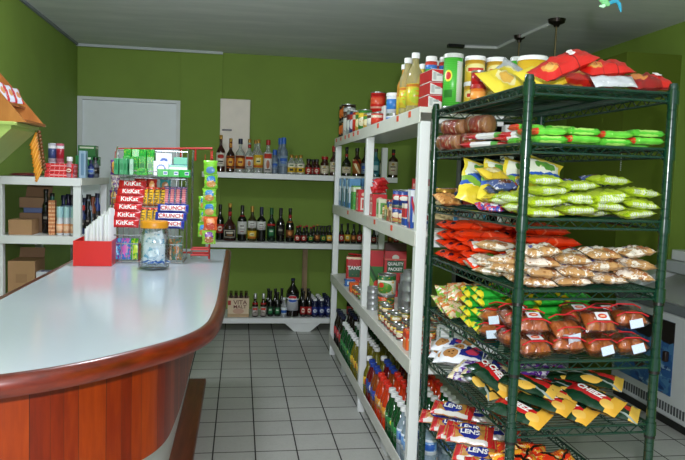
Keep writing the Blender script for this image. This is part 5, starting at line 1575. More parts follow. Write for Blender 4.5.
for i in range(3):
    x, y = (.795, .855, .835)[i], (2.84, 2.84, 2.94)[i]
    o = bottle('syrup_bottle', .235, .028, .022, .6, .78, plain('syrup_brown', '#5a241a', .2, coat=.4), CAPW, '%s brown bottle with rainbow neck label behind the stacked cartons' % ('left', 'right', 'rear')[i], 'bottle', UG,
               lab=(LB_RED, .1, .55), neck=(printed('rainbow_label', '#c83a2c', [('r', .5, .5, .5, .2, '#3a7ac8'), ('r', .5, .2, .5, .14, '#3a9a4a')], .3), .70, .90, .0245), caph=.022, capr=1.1)
    o.location = (x, y, UZ)

# ------------------------------------------------------------------ goods on the green wire rack
def rloc(u, v, i, dz=0):
    p = RK(u, v, RZ[i] + .001 + dz)
    return (p.x, p.y, p.z)
def eul(*rots):
    M = Matrix.Identity(3)
    for ax, a in rots:
        M = M @ Matrix.Rotation(a, 3, ax)
    return M.to_euler()
FILM = film('clear_film', '#f4f2f0', .05, .16, 1.0)
# --- top shelf: tubes, tubs and chip bags
KG = 'tubs and tubes on top of the wire rack'
TUBE = printed('green_tube', '#3fae2f', [('r', .72, .5, .12, .42, '#d8e0d0'), ('s', 26, .3, '#5abf45', 1), ('e', .45, .62, .07, .12, '#e8e04a'), ('e', .45, .62, .05, .08, '#c8302a'), ('r', .72, .5, .10, .40, '#cfd8c8'), ('r', .45, .25, .08, .08, '#2a7a24')], .35)
t1 = can('snack_tube', .036, .192, TUBE, 'tall green snack tube at the corner of the wire rack top', 'tube', KG, rloc(.035, .715, 0), -.5, lid=plain('clear_grey_lid', '#c4c8c4', .3))
can('snack_tube', .030, .20, TUBE, 'smaller green tube behind the large red and yellow tub', 'tube', KG, rloc(.30, .73, 0), -.4, lid=plain('clear_grey_lid', '#c4c8c4', .3))
YT = printed('yellow_tub', '#e2c33a', [('e', .5, .6, .2, .22, '#f2e69a'), ('r', .5, .55, .14, .08, '#c8362a'), ('r', .5, .9, .5, .07, '#c89a2a')], .35)
for i, (u, j) in enumerate(((.125, 0), (.125, 1), (.21, 0), (.21, 1))):
    can('yellow_tub', .038, .095, YT, 'yellow tub with white lid, %s of the %s stack behind the orange jar' % (('lower', 'upper')[j], ('left', 'right')[i // 2]), 'tub', KG, rloc(u, .725, 0, j * .104), -.2, lid=CAPW)
can('orange_jar', .028, .072, printed('orange_jar', '#e07a24', [('r', .5, .6, .3, .2, '#f2a24a'), ('r', .5, .25, .3, .08, '#f0d8b0')], .35), 'orange jar in front of the yellow tubs', 'jar', KG, rloc(.10, .62, 0), 0, lid=C_RED)
can('red_tin', .027, .055, plain('red_tin_paint', '#b8161a', .3), 'plain red tin standing on the orange jar', 'tin', KG, rloc(.10, .62, 0, .0805), 0)
RYT = printed('red_yellow_tub', '#e2b82a', [('e', .55, .55, .16, .28, '#c8221c'), ('d', .35, 1, .62, .14, '#c8221c'), ('r', .5, .1, .5, .1, '#c8221c'), ('e', .6, .5, .05, .12, '#f0e4c0')], .35)
can('large_tub', .055, .185, RYT, 'large red and yellow tub with white lid on the wire rack', 'tub', KG, rloc(.31, .63, 0), -.3, lid=CAPW)
YB_ = printed('yellow_chip_bag', '#e4cf3a', [('e', .42, .45, .20, .30, '#eadf9a'), ('e', .42, .45, .14, .20, '#dcae4a'), ('d', 1, .25, 1.0, .05, '#f4ecb0'), ('n', 5, .68, '#f0e070')], .28, .12, .25)
SILV = printed('silver_chip_back', '#c9cdd2', [('n', 5, .62, '#e8eaec'), ('n', 9, .64, '#9a9ea4')], .25, .1, .25, .3)
CGR = 'chip bags on top of the wire rack'
bag('chip_bag', .175, .13, .05, YB_, 'yellow chip bag leaning behind the front post, the left one', 'chip bag', CGR, rloc(.105, .40, 0, .055), eul(('Z', .25), ('X', .75), ('Z', .35)), 3)
bag('chip_bag', .17, .14, .05, SILV, 'silver clear chip bag between the two yellow ones', 'chip bag', CGR, rloc(.17, .52, 0, .075), eul(('Z', .15), ('X', .95), ('Z', .8)), 8)
bag('chip_bag', .19, .11, .05, YB_, 'yellow chip bag leaning up to the red bag, the right one', 'chip bag', CGR, rloc(.17, .24, 0, .055), eul(('Z', .1), ('X', .7), ('Z', .40)), 5)
RBG = printed('red_chip_bag', '#c41e16', [('e', .22, .4, .13, .28, '#d88a3a'), ('e', .2, .36, .08, .16, '#e8b05a'), ('d', 1, .0, .62, .008, '#5a0c0c'), ('d', 1, 0, .3, .006, '#8a1410'), ('n', 6, .7, '#e0402a')], .28, .06, .25)
REDB2 = printed('red_dark_bag', '#8a1512', [('e', .30, .5, .16, .24, '#c87a3a'), ('r', .85, .5, .2, .5, '#c41e16'), ('n', 6, .68, '#a82a1c')], .28, .06, .25)
def chip(u, v, dz, LX, LY, T, mat, rot, seed, label, txt=None, tx=.0, rz2=0):
    o = bag('chip_bag', LX, LY, T, mat, label, 'chip bag', CGR, rloc(u, v, 0, dz), rot, seed, flat=.2)
    # silver underside
    if txt:
        letter(o, txt, .042, WT, (tx, .0, T * .585), rot=(0, 0, -.2), bold=.04)
    return o
chip(.145, .085, .058, .185, .105, .05, RBG, eul(('Z', .05), ('Y', -.42), ('X', .42)), 12, 'red chip bag with white letter leaning up over the front corner', 'S', .03)
chip(.262, .075, .036, .145, .105, .045, RBG, eul(('Z', .10), ('Y', -.12), ('X', .38)), 14, 'red chip bag lying flat at the middle of the rack top')
chip(.392, .062, .030, .142, .105, .045, REDB2, eul(('Z', .12), ('Y', -.05), ('X', .40)), 17, 'dark red chip bag with white letter at the right corner of rack top', 'S', .035)
for (u, v, dz, rot, sd, lab) in ((.262, .016, .010, eul(('Z', .08), ('Y', -.10), ('X', .9)), 21, 'silver underside bag beneath the middle red bag'), (.20, .17, .022, eul(('Z', .2), ('X', .2)), 22, 'silver bag lying under the leaning red bag'), (.22, .36, .02, eul(('Z', .1), ('X', .1)), 23, 'silver bag lying behind the red chip bags')):
    bag('chip_bag', .13, .045 if dz < .02 else .10, .02, SILV, lab, 'chip bag', CGR, rloc(u, v, 0, dz), rot, sd)
bag('chip_bag', .17, .12, .05, RBG, 'red chip bag lying in the second row behind the front ones', 'chip bag', CGR, rloc(.30, .22, 0, .03), eul(('Z', .2), ('X', .2)), 31)

# --- second shelf: biscuit rolls, wafers, green flow packs
BIS = printed('biscuit_stack', '#b5764a', [('s', 12, .2, '#8a5230', 1), ('n', 9, .6, '#d09a6a')], .5)
BEND = plain('biscuit_face', '#c08a5c', .6, var=.12, vs=90)
def roll(u, v, dz, L_, r, az, label):
    e = empty('biscuit_roll', rloc(u, v, 1, dz), 0)
    tag(e, label, 'biscuit roll', 'biscuit rolls on the wire rack')
    Mx = Matrix.Rotation(az, 4, 'Z') @ Matrix.Rotation(PI / 2, 4, 'Y')
    MB().lathe([(0, -L_ / 2), (r * .93, -L_ / 2), (r, -L_ / 2 + .004)] + [(r * (1 - .02 * (k % 2)), -L_ / 2 + .004 + (L_ - .008) * k / 14) for k in range(1, 14)] + [(r, L_ / 2 - .004), (r * .93, L_ / 2), (0, L_ / 2)], 20, [1, 1] + [0] * 14 + [1, 1], mat=Mx).build('biscuits', [BIS, BEND], e)
    MB().lathe([(r * 1.025, -L_ * .34), (r * 1.025, L_ * .28)], 20, mat=Mx).build('paper_band', printed('roll_band', '#a8322a', [('n', 6, .56, '#e8d8c0'), ('s', 4, .3, '#c85a3a', 1)], .35), e, ang=180)
    MB().lathe([(r * .3, -L_ / 2 - .012), (r * 1.0, -L_ / 2 - .003), (r * 1.04, -L_ / 2 + .006), (r * 1.04, L_ / 2 - .006), (r * 1.0, L_ / 2 + .003), (r * .3, L_ / 2 + .010)], 18, mat=Mx).build('wrapper', FILM, e, ang=180)
roll(.018, .66, .030, .10, .028, -1.12, 'lower left biscuit roll in clear wrap on second rack shelf')
roll(.072, .60, .030, .10, .028, -1.12, 'lower right biscuit roll in clear wrap on second rack shelf')
roll(.040, .68, .082, .10, .028, -1.12, 'upper left biscuit roll resting on the lower ones')
roll(.105, .60, .078, .10, .034, -1.12, 'upper right biscuit roll resting on the lower ones')
WAF = printed('wafer_pack', '#e6e6e8', [('r', .12, .5, .14, .5, '#c4242c'), ('r', .3, .5, .07, .3, '#2f4fa8'), ('r', .9, .5, .12, .5, '#c8322c'), ('r', .74, .5, .07, .5, '#5aa84a'), ('n', 7, .7, '#c8ccd4')], .3, .06, .2)
for i, (u, v, dz) in enumerate(((.06, .42, .012), (.065, .40, .034), (.10, .22, .012), (.105, .20, .034), (.14, .45, .012), (.16, .28, .012))):
    bag('wafer_pack', .20, .06, .022, WAF, 'long red and white wafer pack, %s from the biscuit rolls' % ORD[i], 'wafer pack', 'long packs on the second rack shelf', rloc(u, v, 1, dz), eul(('Z', -1.05)), i, wr=.05)
GFP = printed('green_flow_pack', '#66c840', [('r', .55, .4, .34, .3, '#8fd858'), ('e', .9, .7, .08, .25, '#c83a24'), ('r', .06, .5, .06, .5, '#d83a2a'), ('n', 7, .66, '#c8ec9a')], .28, .1, .2)
GFQ = printed('green_flow_pack_b', '#58bc38', [('r', .5, .3, .3, .25, '#a8e06a'), ('r', .8, .75, .18, .2, '#e8a48a'), ('r', .97, .6, .05, .3, '#d8301e'), ('n', 7, .68, '#d8f0b0')], .28, .1, .2)
for r_ in range(3):
    for i in range(4):
        for j in range(2):
            bag('green_packet', .100, .060, .0185, GFP if (i + j) % 2 else GFQ, 'green biscuit packet, %s from left, %s layer, %s row of second shelf' % (ORD[i], ('lower', 'upper')[j], ('front', 'middle', 'back')[r_]), 'packet', 'long packs on the second rack shelf',
                rloc(.078 + i * .099, .033 + r_ * .066, 1, .011 + j * .020), eul(('Z', RA + (.01 if (i + j) % 2 else -.01))), i * 3 + j + r_, jit=.25, wr=.07, py=8, px=14, crimp=.03)

# --- third shelf: starch bags leaning, lime packs in stacks
YST = printed('starch_bag', '#e6d23a', [('r', .62, .5, .27, .43, '#e2e8d4'), ('d', 1, .25, .66, .11, '#2f5cb8'), ('e', .80, .45, .08, .28, '#5a9a3a'), ('e', .18, .5, .16, .3, '#d8c22a'), ('d', 1, -.2, .30, .06, '#7fae3a'), ('n', 8, .68, '#f0ecc0')], .3, .12, .2)
TG3 = 'bags at the back left of the third rack shelf'
for i, (u, v, sc_) in enumerate(((.065, .50, 1.0), (.098, .40, .98), (.135, .32, 1.0), (.150, .21, 1.05))):
    o = MB().pillow(.180 * sc_, .130 * sc_, .045, seed=i + 2, nx=14, ny=9).build('starch_bag', YST, loc=rloc(u, v, 2, .066), ang=180)
    o.rotation_euler = eul(('Z', .05), ('X', .98), ('Z', PI / 2 - .36))
    tag(o, 'yellow bag with blue and green print leaning back, %s from left' % ORD[i], 'bag', TG3)
bag('tan_bag', .10, .07, .035, printed('tan_bag', '#c88a4a', [('n', 6, .55, '#e0b070'), ('n', 9, .64, '#8a5428')], .35, .1), 'tan snack bag at the far left corner of the third rack shelf', 'bag', TG3, rloc(.025, .68, 2, .03), eul(('Z', .4), ('X', .5)), 4)
RBP = printed('red_blue_sachet', '#c83038', [('n', 5, .52, '#2f4fb0'), ('n', 7, .60, '#d8dce6'), ('r', .5, .5, .2, .2, '#e8e8ec')], .3, .15)
for i, (u, v, dz, rz) in enumerate(((.05, .31, .012, .5), (.03, .27, .012, -.4), (.055, .245, .03, .9), (.035, .36, .012, .2), (.09, .27, .012, 1.2), (.10, .24, .03, -.2))):
    bag('sweet_sachet', .06, .042, .02, RBP, 'red and blue crinkled sachet, %s of the pile before the yellow bags' % ORD[i], 'sachet', 'red and blue sachets on the third rack shelf', rloc(u, v, 2, dz), eul(('Z', rz), ('X', .5)), i)
LIME = printed('lime_pack', '#a4bc28', [('r', .5, .45, .5, .26, '#c2d44c'), ('r', .5, .05, .36, .05, '#c8d0c0'), ('s', 14, .3, '#b4cc26', 0), ('n', 6, .62, '#8aae1a'), ('n', 9, .66, '#dfe88a'), ('r', .5, .93, .5, .08, '#98b81a')], .28, .08, .2)
for i, (u, v, dz, rz) in enumerate(((.045, .19, .02, -1.0), (.05, .11, .02, -1.2), (.05, .13, .046, -1.0), (.06, .20, .048, -.8))):
    bag('lime_packet', .105, .075, .026, LIME, 'lime green packet lying behind the front post, %s of four' % ORD[i], 'packet', 'lime packets on the third rack shelf', rloc(u, v, 2, dz), eul(('Z', rz), ('X', .1)), i)
hs = (4, 4, 4, 3)
for i in range(4):
    for r_ in range(2):
        for j in range(hs[i] - (1 if r_ else 0)):
            bag('lime_packet', .106, .085, .023, LIME, 'lime green packet, %s stack from left, layer %s of the %s row' % (ORD[i], ('one', 'two', 'three', 'four')[j], ('front', 'rear')[r_]), 'packet', 'lime packets on the third rack shelf',
                rloc(.082 + i * .098, .046 + r_ * .09, 2, .012 + j * .0215), eul(('Z', RA + ((i * 3 + j * 2 + r_) % 5 - 2) * .05), ('X', .10), ('Y', .05 * ((i + j) % 3 - 1))), (i * 7 + j * 3 + r_), jit=1.8, wr=.16, py=3.2, px=4)
CHB = printed('blue_chocolate_pack', '#4a5a8a', [('e', .5, .5, .24, .3, '#6a4030'), ('n', 7, .58, '#c8ccd8'), ('r', .9, .5, .08, .4, '#a8322c')], .25, .12, .2)
for i, (u, v, dz, rz) in enumerate(((.05, .24, .085, .2), (.13, .22, .09, -.1), (.20, .24, .088, .1), (.27, .215, .082, -.2), (.32, .17, .082, .05))):
    bag('chocolate_pack', .09, .06, .028, CHB, 'blue and brown packet lying on the lime packets, %s from left' % ORD[i], 'packet', 'packets on top of the lime ones', rloc(u, v, 2, dz), eul(('Z', rz), ('X', .4)), i + 3)
for i, (u, v, dz, rz) in enumerate(((.04, .31, .09, .35), (.16, .30, .095, .1), (.25, .29, .085, -.1))):
    bag('yellow_packet', .10, .07, .028, printed('yellow_flat_pack', '#e0c43a', [('r', .5, .5, .3, .2, '#f0e6a8'), ('n', 7, .66, '#c8a02a')], .28, .1), 'yellow packet lying at the back of the third shelf, %s from left' % ORD[i], 'packet', 'packets on top of the lime ones', rloc(u, v, 2, dz), eul(('Z', rz), ('X', .5)), i)
for i in range(4):
    for j in range(3):
        bag('starch_bag', .11, .085, .028, CHB if j == 2 else YST, 'packet in the hidden back rows of the third shelf, %s stack, layer %s' % (ORD[i], ('one', 'two', 'three')[j]), 'bag', TG3, rloc(.08 + i * .093, .30 if i else .33, 2, .014 + j * .026), eul(('Z', .1 * (i - j))), i + j)

# --- fourth shelf: orange red packs at the back, brown cream packs in front
ORP = printed('orange_red_pack', '#e2380f', [('e', .10, .5, .04, .16, '#2a1a2a'), ('d', 1, .3, .55, .02, '#f2704a'), ('d', 1, -.4, .35, .015, '#c42408'), ('r', .5, .5, .2, .28, '#e84a1a'), ('n', 6, .68, '#f06a3a')], .22, .12, .3)
ORW_ = printed('orange_red_pack_label', '#e2380f', [('r', .12, .5, .07, .36, '#d8d8d4'), ('e', .6, .5, .2, .24, '#e8902a'), ('n', 6, .66, '#f06a3a')], .22, .12, .3)
OG = 'orange red packs on the fourth rack shelf'
rowsO = ((.70, 4), (.61, 4), (.52, 4), (.43, 3))
for r_, (v, nl) in enumerate(rowsO):
    for j in range(nl):
        for i in range(2):
            bag('noodle_pack', .208, .090, .030, ORP, 'shiny orange red pack, %s row from the back, layer %s, %s end' % (ORD[r_], ('one', 'two', 'three', 'four')[j], ('aisle', 'far')[i]), 'pack', OG,
                rloc(.105 + i * .21, v, 3, .016 + j * .0285), eul(('Z', RA + ((r_ + j * 2 + i) % 3 - 1) * .03), ('X', .08)), r_ * 8 + j * 2 + i, wr=.12, py=5, px=6)
for i, (u, v, dz, rz) in enumerate(((.06, .36, .018, .1), (.07, .35, .048, -.1), (.14, .34, .075, .15), (.25, .35, .07, 0), (.31, .34, .05, -.1))):
    bag('noodle_pack', .15, .08, .03, ORW_, 'orange red pack with pale label panel, %s in front of the stacked ones' % ORD[i], 'pack', OG, rloc(u, v, 3, dz), eul(('Z', rz), ('X', .35)), i + 40)
TOR = printed('tortilla_pack', '#b98f5c', [('n', 3, .52, '#e0d6c6'), ('r', .5, .72, .5, .12, '#e6dfd2'), ('e', .3, .68, .06, .12, '#4a4fa0'), ('e', .75, .35, .16, .22, '#a8683c'), ('r', .5, .97, .5, .06, '#5a3420'), ('n', 6, .60, '#9a6a3a'), ('n', 9, .60, '#efe8dc'), ('n', 11, .64, '#7a4a28')], .3, .12, .2)
TGP = 'brown and cream packs on the fourth rack shelf'
for i in range(4):
    for r_ in range(2):
        for j in range((4, 4, 4, 4)[i] - r_):
            bag('tortilla_pack', .104, .093, .023, TOR, 'brown and cream pack, %s stack from left, layer %s, %s row' % (ORD[i], ('one', 'two', 'three', 'four')[j], ('front', 'rear')[r_]), 'pack', TGP,
                rloc(.078 + i * .099, .048 + r_ * .10, 3, .013 + j * .0225), eul(('Z', RA + ((i + j * 2 + r_) % 5 - 2) * .06), ('X', .14), ('Y', .05 * ((i + j) % 3 - 1))), i * 5 + j + r_ * 30, jit=1.8, wr=.18, py=4.5, px=5)
for j in range(3):
    for i in range(2):
        bag('tortilla_pack', .12, .085, .027, TOR, 'brown and cream pack lying along the rack side, %s of the %s pile' % (('lowest', 'middle', 'topmost')[j], ('nearer', 'farther')[i]), 'pack', TGP, rloc(.045, .16 + i * .11, 3, .013 + j * .024), eul(('Z', -1.15 + .1 * j), ('X', .1)), 60 + j + i * 3, wr=.09, py=3)
for i, (u, v, dz) in enumerate(((.035, .32, .014), (.03, .39, .014))):
    bag('biscuit_pack', .09, .07, .026, printed('clear_green_pack', '#b8a890', [('n', 6, .54, '#d8d4cc'), ('e', .6, .5, .2, .2, '#4a9a3a'), ('n', 9, .64, '#8a5a3a')], .22, .15), 'crinkled clear and green pack at the rack side, %s one' % ORD[i], 'pack', TGP, rloc(u, v, 3, dz), eul(('Z', .5 + i), ('X', .2)), i)

# --- fifth shelf: mixed bags, green yellow blue packs, buns in clear bags
BUN = printed('bun_crust', '#a4521c', [('n', 4, .55, '#bc6c2c'), ('n', 8, .62, '#843a10'), ('e', .5, .5, .3, .25, '#ae5a22')], .45, .1, .15)
BUNL = printed('bun_label', '#d8dade', [('e', .5, .5, .34, .3, '#c8302c'), ('e', .5, .5, .22, .18, '#e87a2a'), ('r', .5, .5, .2, .05, '#f4ecd8')], .4)
BAR_ = printed('barcode_label', '#e6ecf2', [('s', 16, .45, '#7f9fc4', 0)], .4)
REDS = plain('red_film_band', '#c4222c', .25)
BG5 = 'bun bags on the fifth rack shelf'
def bun_bag(u, v, dz, rz, label, seed, lab='round', sx=1.0, rx=0.0):
    e = empty('bun_bag', rloc(u, v, 4, dz), 0)
    e.rotation_euler = eul(('Z', rz), ('X', rx))
    tag(e, label, 'bun bag', BG5)
    rnd_ = random.Random(seed)
    for s in (-1, 1):
        MB().pillow(.058 * sx, .066, .040, nx=10, ny=8, seed=seed + s, crimp=.0, wr=.05, px=2.4, py=2.4).build('bun', BUN, e, loc=(s * .026 * sx, 0, .022), rot=(0, 0, rnd_.uniform(-.2, .2)), ang=180)
    MB().pillow(.128 * sx, .082, .058, nx=16, ny=9, seed=seed, crimp=.09, wr=.07, px=4, py=3).build('wrapper', FILM, e, loc=(0, 0, .024), ang=180)
    b = MB()
    for yy in (-.022, .030):
        b.tube([(-.06 * sx, yy, .040), (-.03 * sx, yy + .003, .0505), (.0, yy - .002, .053), (.03 * sx, yy + .002, .0505), (.06 * sx, yy, .040)], .0022, 6)
    b.build('red_band', REDS, e)
    if lab == 'round':
        l_ = MB()
        l_.v = []
        l_.box(-.020, .020, -.014, .014, 0, .0012)
        l_.build('label', BUNL, e, loc=(.0, -.004, .0545))
    else:
        l_ = MB().box(-.019, .019, 0, .0012, -.0125, .0125)
        l_.build('label', BAR_, e, loc=(.006, -.0415, .026), rot=(-.35, -.25, 0))
    return e
for i in range(4):
    bun_bag(.070 + i * .103, .044, .002, RA + (.08, -.1, .05, -.04)[i], 'bun bag, %s from left in the lower front row' % ORD[i], i, ('round', 'round', 'bar', 'bar')[i], .80, (.25, .35, .2, .1)[i])
    bun_bag(.068 + i * .103, .056, .056, RA + (-.1, .15, -.05, -.12)[i], 'bun bag, %s from left in the upper front row' % ORD[i], i + 10, ('round', 'bar', 'round', 'bar')[i], .80, (.35, .55, .7, .30)[i])
    bun_bag(.065 + i * .100, .148, .002, RA + .05 * i, 'bun bag, %s from left in the lower rear row' % ORD[i], i + 20, 'round', .78)
    if i != 1:
        bun_bag(.065 + i * .100, .150, .056, RA - .04 * i, 'bun bag, %s from left in the upper rear row' % ORD[i], i + 30, 'round', .78, .3)
for i, (u, v, dz) in enumerate(((.050, .235, .002), (.055, .235, .056))):
    bun_bag(u, v, dz, -.9, 'bun bag at the rack side behind the front post, %s' % ('lower', 'upper')[i], i + 40, 'bar', .85, .3)
GYB = printed('green_yellow_blue_pack', '#2fae3a', [('r', .5, .88, .5, .13, '#1f3a9a'), ('r', .06, .5, .07, .5, '#e6d42a'), ('r', .5, .88, .16, .12, '#e6d42a'), ('d', .3, 1, .5, .06, '#52c850'), ('e', .10, .5, .04, .14, '#2a6a2a'), ('n', 6, .68, '#7fd870')], .24, .08, .2)
GG5 = 'green packs with yellow and blue ends on the fifth rack shelf'
for r_ in range(2):
    for j in range(4):
        for i in range(4):
            bag('green_pack', .100, .095, .028, GYB, 'green yellow and blue pack, %s from aisle, layer %s, %s row' % (ORD[i], ('one', 'two', 'three', 'four')[j], ('nearer', 'farther')[r_]), 'pack', GG5,
                rloc(.062 + i * .100, .335 + r_ * .105, 4, .015 + j * .030), eul(('Z', RA + ((i + j) % 3 - 1) * .05), ('X', .16)), i * 4 + j + r_ * 50, wr=.08, py=5, px=6)
MIXB = printed('mixed_sweet_bag', '#c87a3a', [('n', 5, .48, '#d8c4a0'), ('n', 7, .55, '#7ab83a'), ('n', 9, .60, '#d8582a'), ('n', 12, .62, '#f0ece4')], .22, .25, .25)
for i, (u, v, dz, rz, rx) in enumerate(((.05, .66, .03, .3, .6), (.075, .70, .06, .1, .7), (.045, .58, .035, .5, .7), (.07, .56, .06, -.3, .5), (.15, .66, .04, .2, .5), (.24, .66, .04, 0, .3))):
    bag('sweet_bag', .135, .10, .045, MIXB, 'crinkled clear bag of mixed coloured snacks, %s at the back left' % ORD[i], 'bag', 'mixed snack bags at the back of the fifth shelf', rloc(u, v, 4, dz), eul(('Z', rz), ('X', rx)), i + 9)

# --- sixth shelf: cookie packs, purple packs, dark green cheese snacks
CKP = printed('cookie_pack', '#e4e6ee', [('r', .72, .62, .26, .34, '#27318c'), ('e', .74, .62, .16, .20, '#c83a5a'), ('e', .24, .45, .18, .30, '#b8824a'), ('e', .20, .52, .03, .05, '#5a3418'), ('e', .28, .38, .03, .05, '#5a3418'), ('e', .30, .56, .025, .04, '#5a3418'), ('n', 7, .72, '#c8ccd8')], .25, .06, .2)
CG6 = 'cookie packs on the sixth rack shelf'
for i, (u, v, dz, rz) in enumerate(((.075, .70, .022, -.5), (.06, .62, .024, -.6), (.05, .535, .024, -.5), (.13, .70, .024, -.3), (.15, .60, .05, -.5), (.07, .69, .056, -.6), (.09, .58, .058, -.7), (.16, .50, .024, -.5))):
    bag('cookie_pack', .15, .105, .036, CKP, 'white and dark blue pack with cookie picture, %s from the back' % ORD[i], 'cookie pack', CG6, rloc(u, v, 5, dz), eul(('Z', rz), ('X', .28)), i)
PPL = printed('purple_pack', '#5a2a8a', [('n', 5, .52, '#c8c4d4'), ('e', .7, .5, .16, .3, '#7a3fb0'), ('n', 9, .64, '#e8e4ec'), ('r', .08, .5, .07, .5, '#d8c8a0')], .25, .12, .2)
for i, (u, v, dz, rz) in enumerate(((.045, .43, .02, -.7), (.06, .36, .022, -.6), (.055, .40, .05, -.9), (.14, .36, .03, -.2), (.24, .36, .03, .1), (.33, .34, .03, -.1), (.20, .34, .058, .15), (.29, .33, .056, -.1))):
    bag('purple_pack', .14, .09, .034, PPL, 'purple and silver pack, %s from the aisle on the sixth shelf' % ORD[i], 'pack', 'purple packs on the sixth rack shelf', rloc(u, v, 5, dz), eul(('Z', rz), ('X', .25)), i + 5)
CHZ = printed('cheese_pack', '#123522', [('d', .35, 1, .70, .22, '#c41f24'), ('r', .93, .5, .14, .5, '#dca63a'), ('e', .78, .30, .12, .2, '#e0b456'), ('n', 7, .72, '#2a5a3c')], .24, .05, .2)
CHD = printed('dark_green_pack', '#13301f', [('d', .6, 1, 1.05, .16, '#c41f24'), ('r', .95, .5, .11, .5, '#dcb04a'), ('d', .6, 1, .62, .04, '#8f9a94'), ('e', .45, .2, .2, .16, '#dcb04a'), ('n', 7, .70, '#24503a')], .24, .05, .2)
CZG = 'dark green and red snack packs on the sixth rack shelf'
def cheez(u, v, dz, rot, seed, label, lettered, LX=.165, LY=.105):
    o = bag('cheese_pack', LX, LY, .030, CHZ if lettered else CHD, label, 'snack pack', CZG, rloc(u, v, 5, dz), rot, seed, wr=.10, px=4, py=2.6, crimp=.10)
    if lettered:
        letter(o, 'CHEEZ', .030, WT, (-.013, .006, .0195), rot=(0, 0, -.22), bold=.03, sx=.95)
    return o
spec6 = [(.055, .075, .024, 2.35, .55, 1), (.135, .085, .024, 2.35, .5, 1), (.205, .08, .024, 2.3, .5, 1), (.285, .08, .024, 2.35, .5, 1), (.350, .085, .022, 2.5, .45, 0),
         (.10, .12, .056, 2.4, .45, 0), (.18, .13, .056, 2.3, .5, 1), (.27, .15, .054, 2.4, .4, 0), (.345, .165, .052, 2.5, .4, 0), (.12, .22, .03, 2.3, .4, 0), (.22, .23, .03, 2.4, .4, 0), (.32, .24, .03, 2.4, .4, 0)]
spec6 = [(u, v - .015, dz, rz, rx, lt) for u, v, dz, rz, rx, lt in spec6]
for i, (u, v, dz, rz, rx, lt) in enumerate(spec6):
    cheez(u, v, dz, eul(('X', .20), ('Z', rz - PI)), i, ('dark green and red pack with white lettering, %s of the pile' if lt else 'dark green pack with yellow end, %s of the pile') % ORD[i], lt)
for i, (u, v, dz, rz) in enumerate(((.045, .20, .05, 2.0), (.045, .29, .03, 1.9), (.05, .28, .062, 1.9))):
    cheez(u, v, dz, eul(('Z', .0), ('X', .35), ('Z', rz - PI)), i + 20, 'dark green and red pack at the rack side, %s behind the front post' % ORD[i], i != 1, .15, .095)

# --- seventh shelf: red packs with blue labels, orange red bags
LNS = printed('red_blue_pack', '#c4242a', [('r', .5, .5, .32, .5, '#b8823c'), ('d', 1, .6, .62, .05, '#c4242a'), ('e', .5, .5, .24, .36, '#23308c'), ('s', 7, .12, '#b88a4a', 0), ('r', .5, .1, .4, .08, '#d8d4d0'), ('e', .5, .5, .22, .32, '#23308c')], .24, .05, .2)
LG7 = 'red packs with blue labels on the seventh rack shelf'
for i, (u, v, dz, rz) in enumerate(((.045, .70, .02, -.5), (.06, .61, .022, -.45), (.055, .52, .02, -.5), (.05, .43, .022, -.45), (.055, .34, .02, -.5), (.05, .25, .022, -.4), (.07, .65, .052, -.6), (.07, .47, .052, -.5), (.19, .66, .02, -.3), (.20, .52, .02, -.3), (.19, .38, .02, -.2))):
    o = bag('cracker_pack', .165, .085, .034, LNS, 'red cracker pack with blue lettered label, %s along the rack side' % ORD[i], 'cracker pack', LG7, rloc(u, v, 6, dz), eul(('Z', rz), ('X', .35)), i)
    letter(o, 'LENS', .030, WT, (0, 0, .0195), rot=(0, 0, 0), bold=.03)
ORB = printed('red_orange_bag', '#d8381a', [('n', 5, .52, '#e8a02a'), ('n', 7, .60, '#f0d8a0'), ('d', 1, .6, .8, .05, '#1c1410'), ('d', .7, -.6, .1, .03, '#1c1410'), ('n', 9, .66, '#b8161a')], .24, .12, .2)
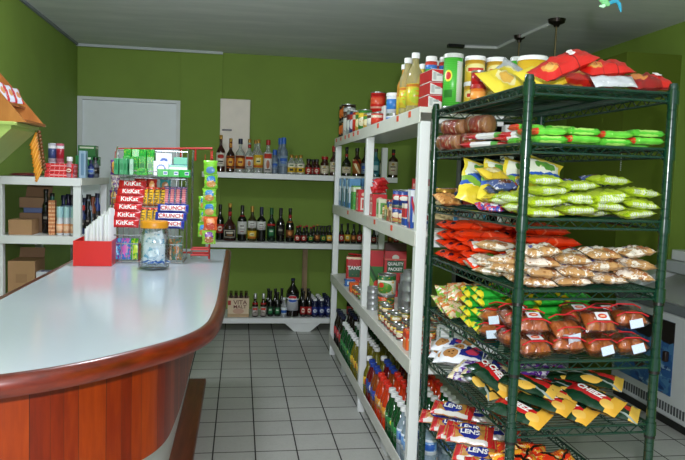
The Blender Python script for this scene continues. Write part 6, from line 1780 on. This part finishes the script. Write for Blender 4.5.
for i, (u, v, dz, rz) in enumerate(((.105, .085, .05, .15), (.20, .075, .05, -.1), (.11, .17, .062, .3), (.24, .165, .05, .1), (.16, .25, .05, -.2), (.30, .09, .026, .1))):
    bag('snack_bag', .155, .115, .06, ORB, 'red and orange snack bag on the lowest visible rack shelf, %s one' % ORD[i], 'snack bag', 'red and orange bags on the seventh rack shelf', rloc(u, v, 6, dz), eul(('Z', rz), ('X', .5)), i + 3)

# settle: let every pack on the rack come to rest on the wire deck or on the packs under it
from mathutils.bvhtree import BVHTree
bpy.context.view_layer.update()
placed = {}
items = []
for o in list(SC.objects):
    if o.parent is None and o.get('category') and o is not rk and o is not gm:
        p = o.location - Vector((RCx, RCy, 0))
        u, v = p.dot(ex), p.dot(ey)
        if -.03 < u < RW + .03 and -.03 < v < RL + .03:
            parts = [c for c in [o] + list(o.children) if c.type == 'MESH']
            if len(parts) > 1:
                parts = [c for c in parts if c.name.split('.')[0] in ('wrapper', 'bun', 'biscuits')] or parts[:1]
            vs, fs = [], []
            for c in parts:
                b0 = len(vs)
                vs += [c.matrix_world @ q.co for q in c.data.vertices]
                fs += [tuple(b0 + k for k in f.vertices) for f in c.data.polygons]
            below = [k for k, z in enumerate(RZ) if z < o.location.z + .005]
            if below:
                items.append((min(below), o.location.z, o, vs, fs))
items.sort(key=lambda t: (t[0], t[1]))
for sh, z0, o, vs, fs in items:
    floor_ = RZ[sh] + .0006
    zmin = min(q.z for q in vs)
    lo = Vector((min(q.x for q in vs), min(q.y for q in vs)))
    hi = Vector((max(q.x for q in vs), max(q.y for q in vs)))
    near_ = [t for t in placed.get(sh, []) if t[1].x < hi.x and t[2].x > lo.x and t[1].y < hi.y and t[2].y > lo.y]
    def hits(dz):
        b = BVHTree.FromPolygons([q + Vector((0, 0, dz)) for q in vs], fs)
        return any(b.overlap(t[0]) for t in near_)
    dz = max(0, floor_ - zmin)
    if hits(dz):
        k, ok = 0, False
        while k < 24 and not ok:
            k += 1
            ok = not hits(dz + k * .0015)
        dz += k * .0015 if ok else .004
    else:
        while zmin + dz - .0015 > floor_ and not hits(dz - .0015):
            dz -= .0015
    o.location.z += dz
    moved = [q + Vector((0, 0, dz)) for q in vs]
    placed.setdefault(sh, []).append((BVHTree.FromPolygons(moved, fs), lo, hi))
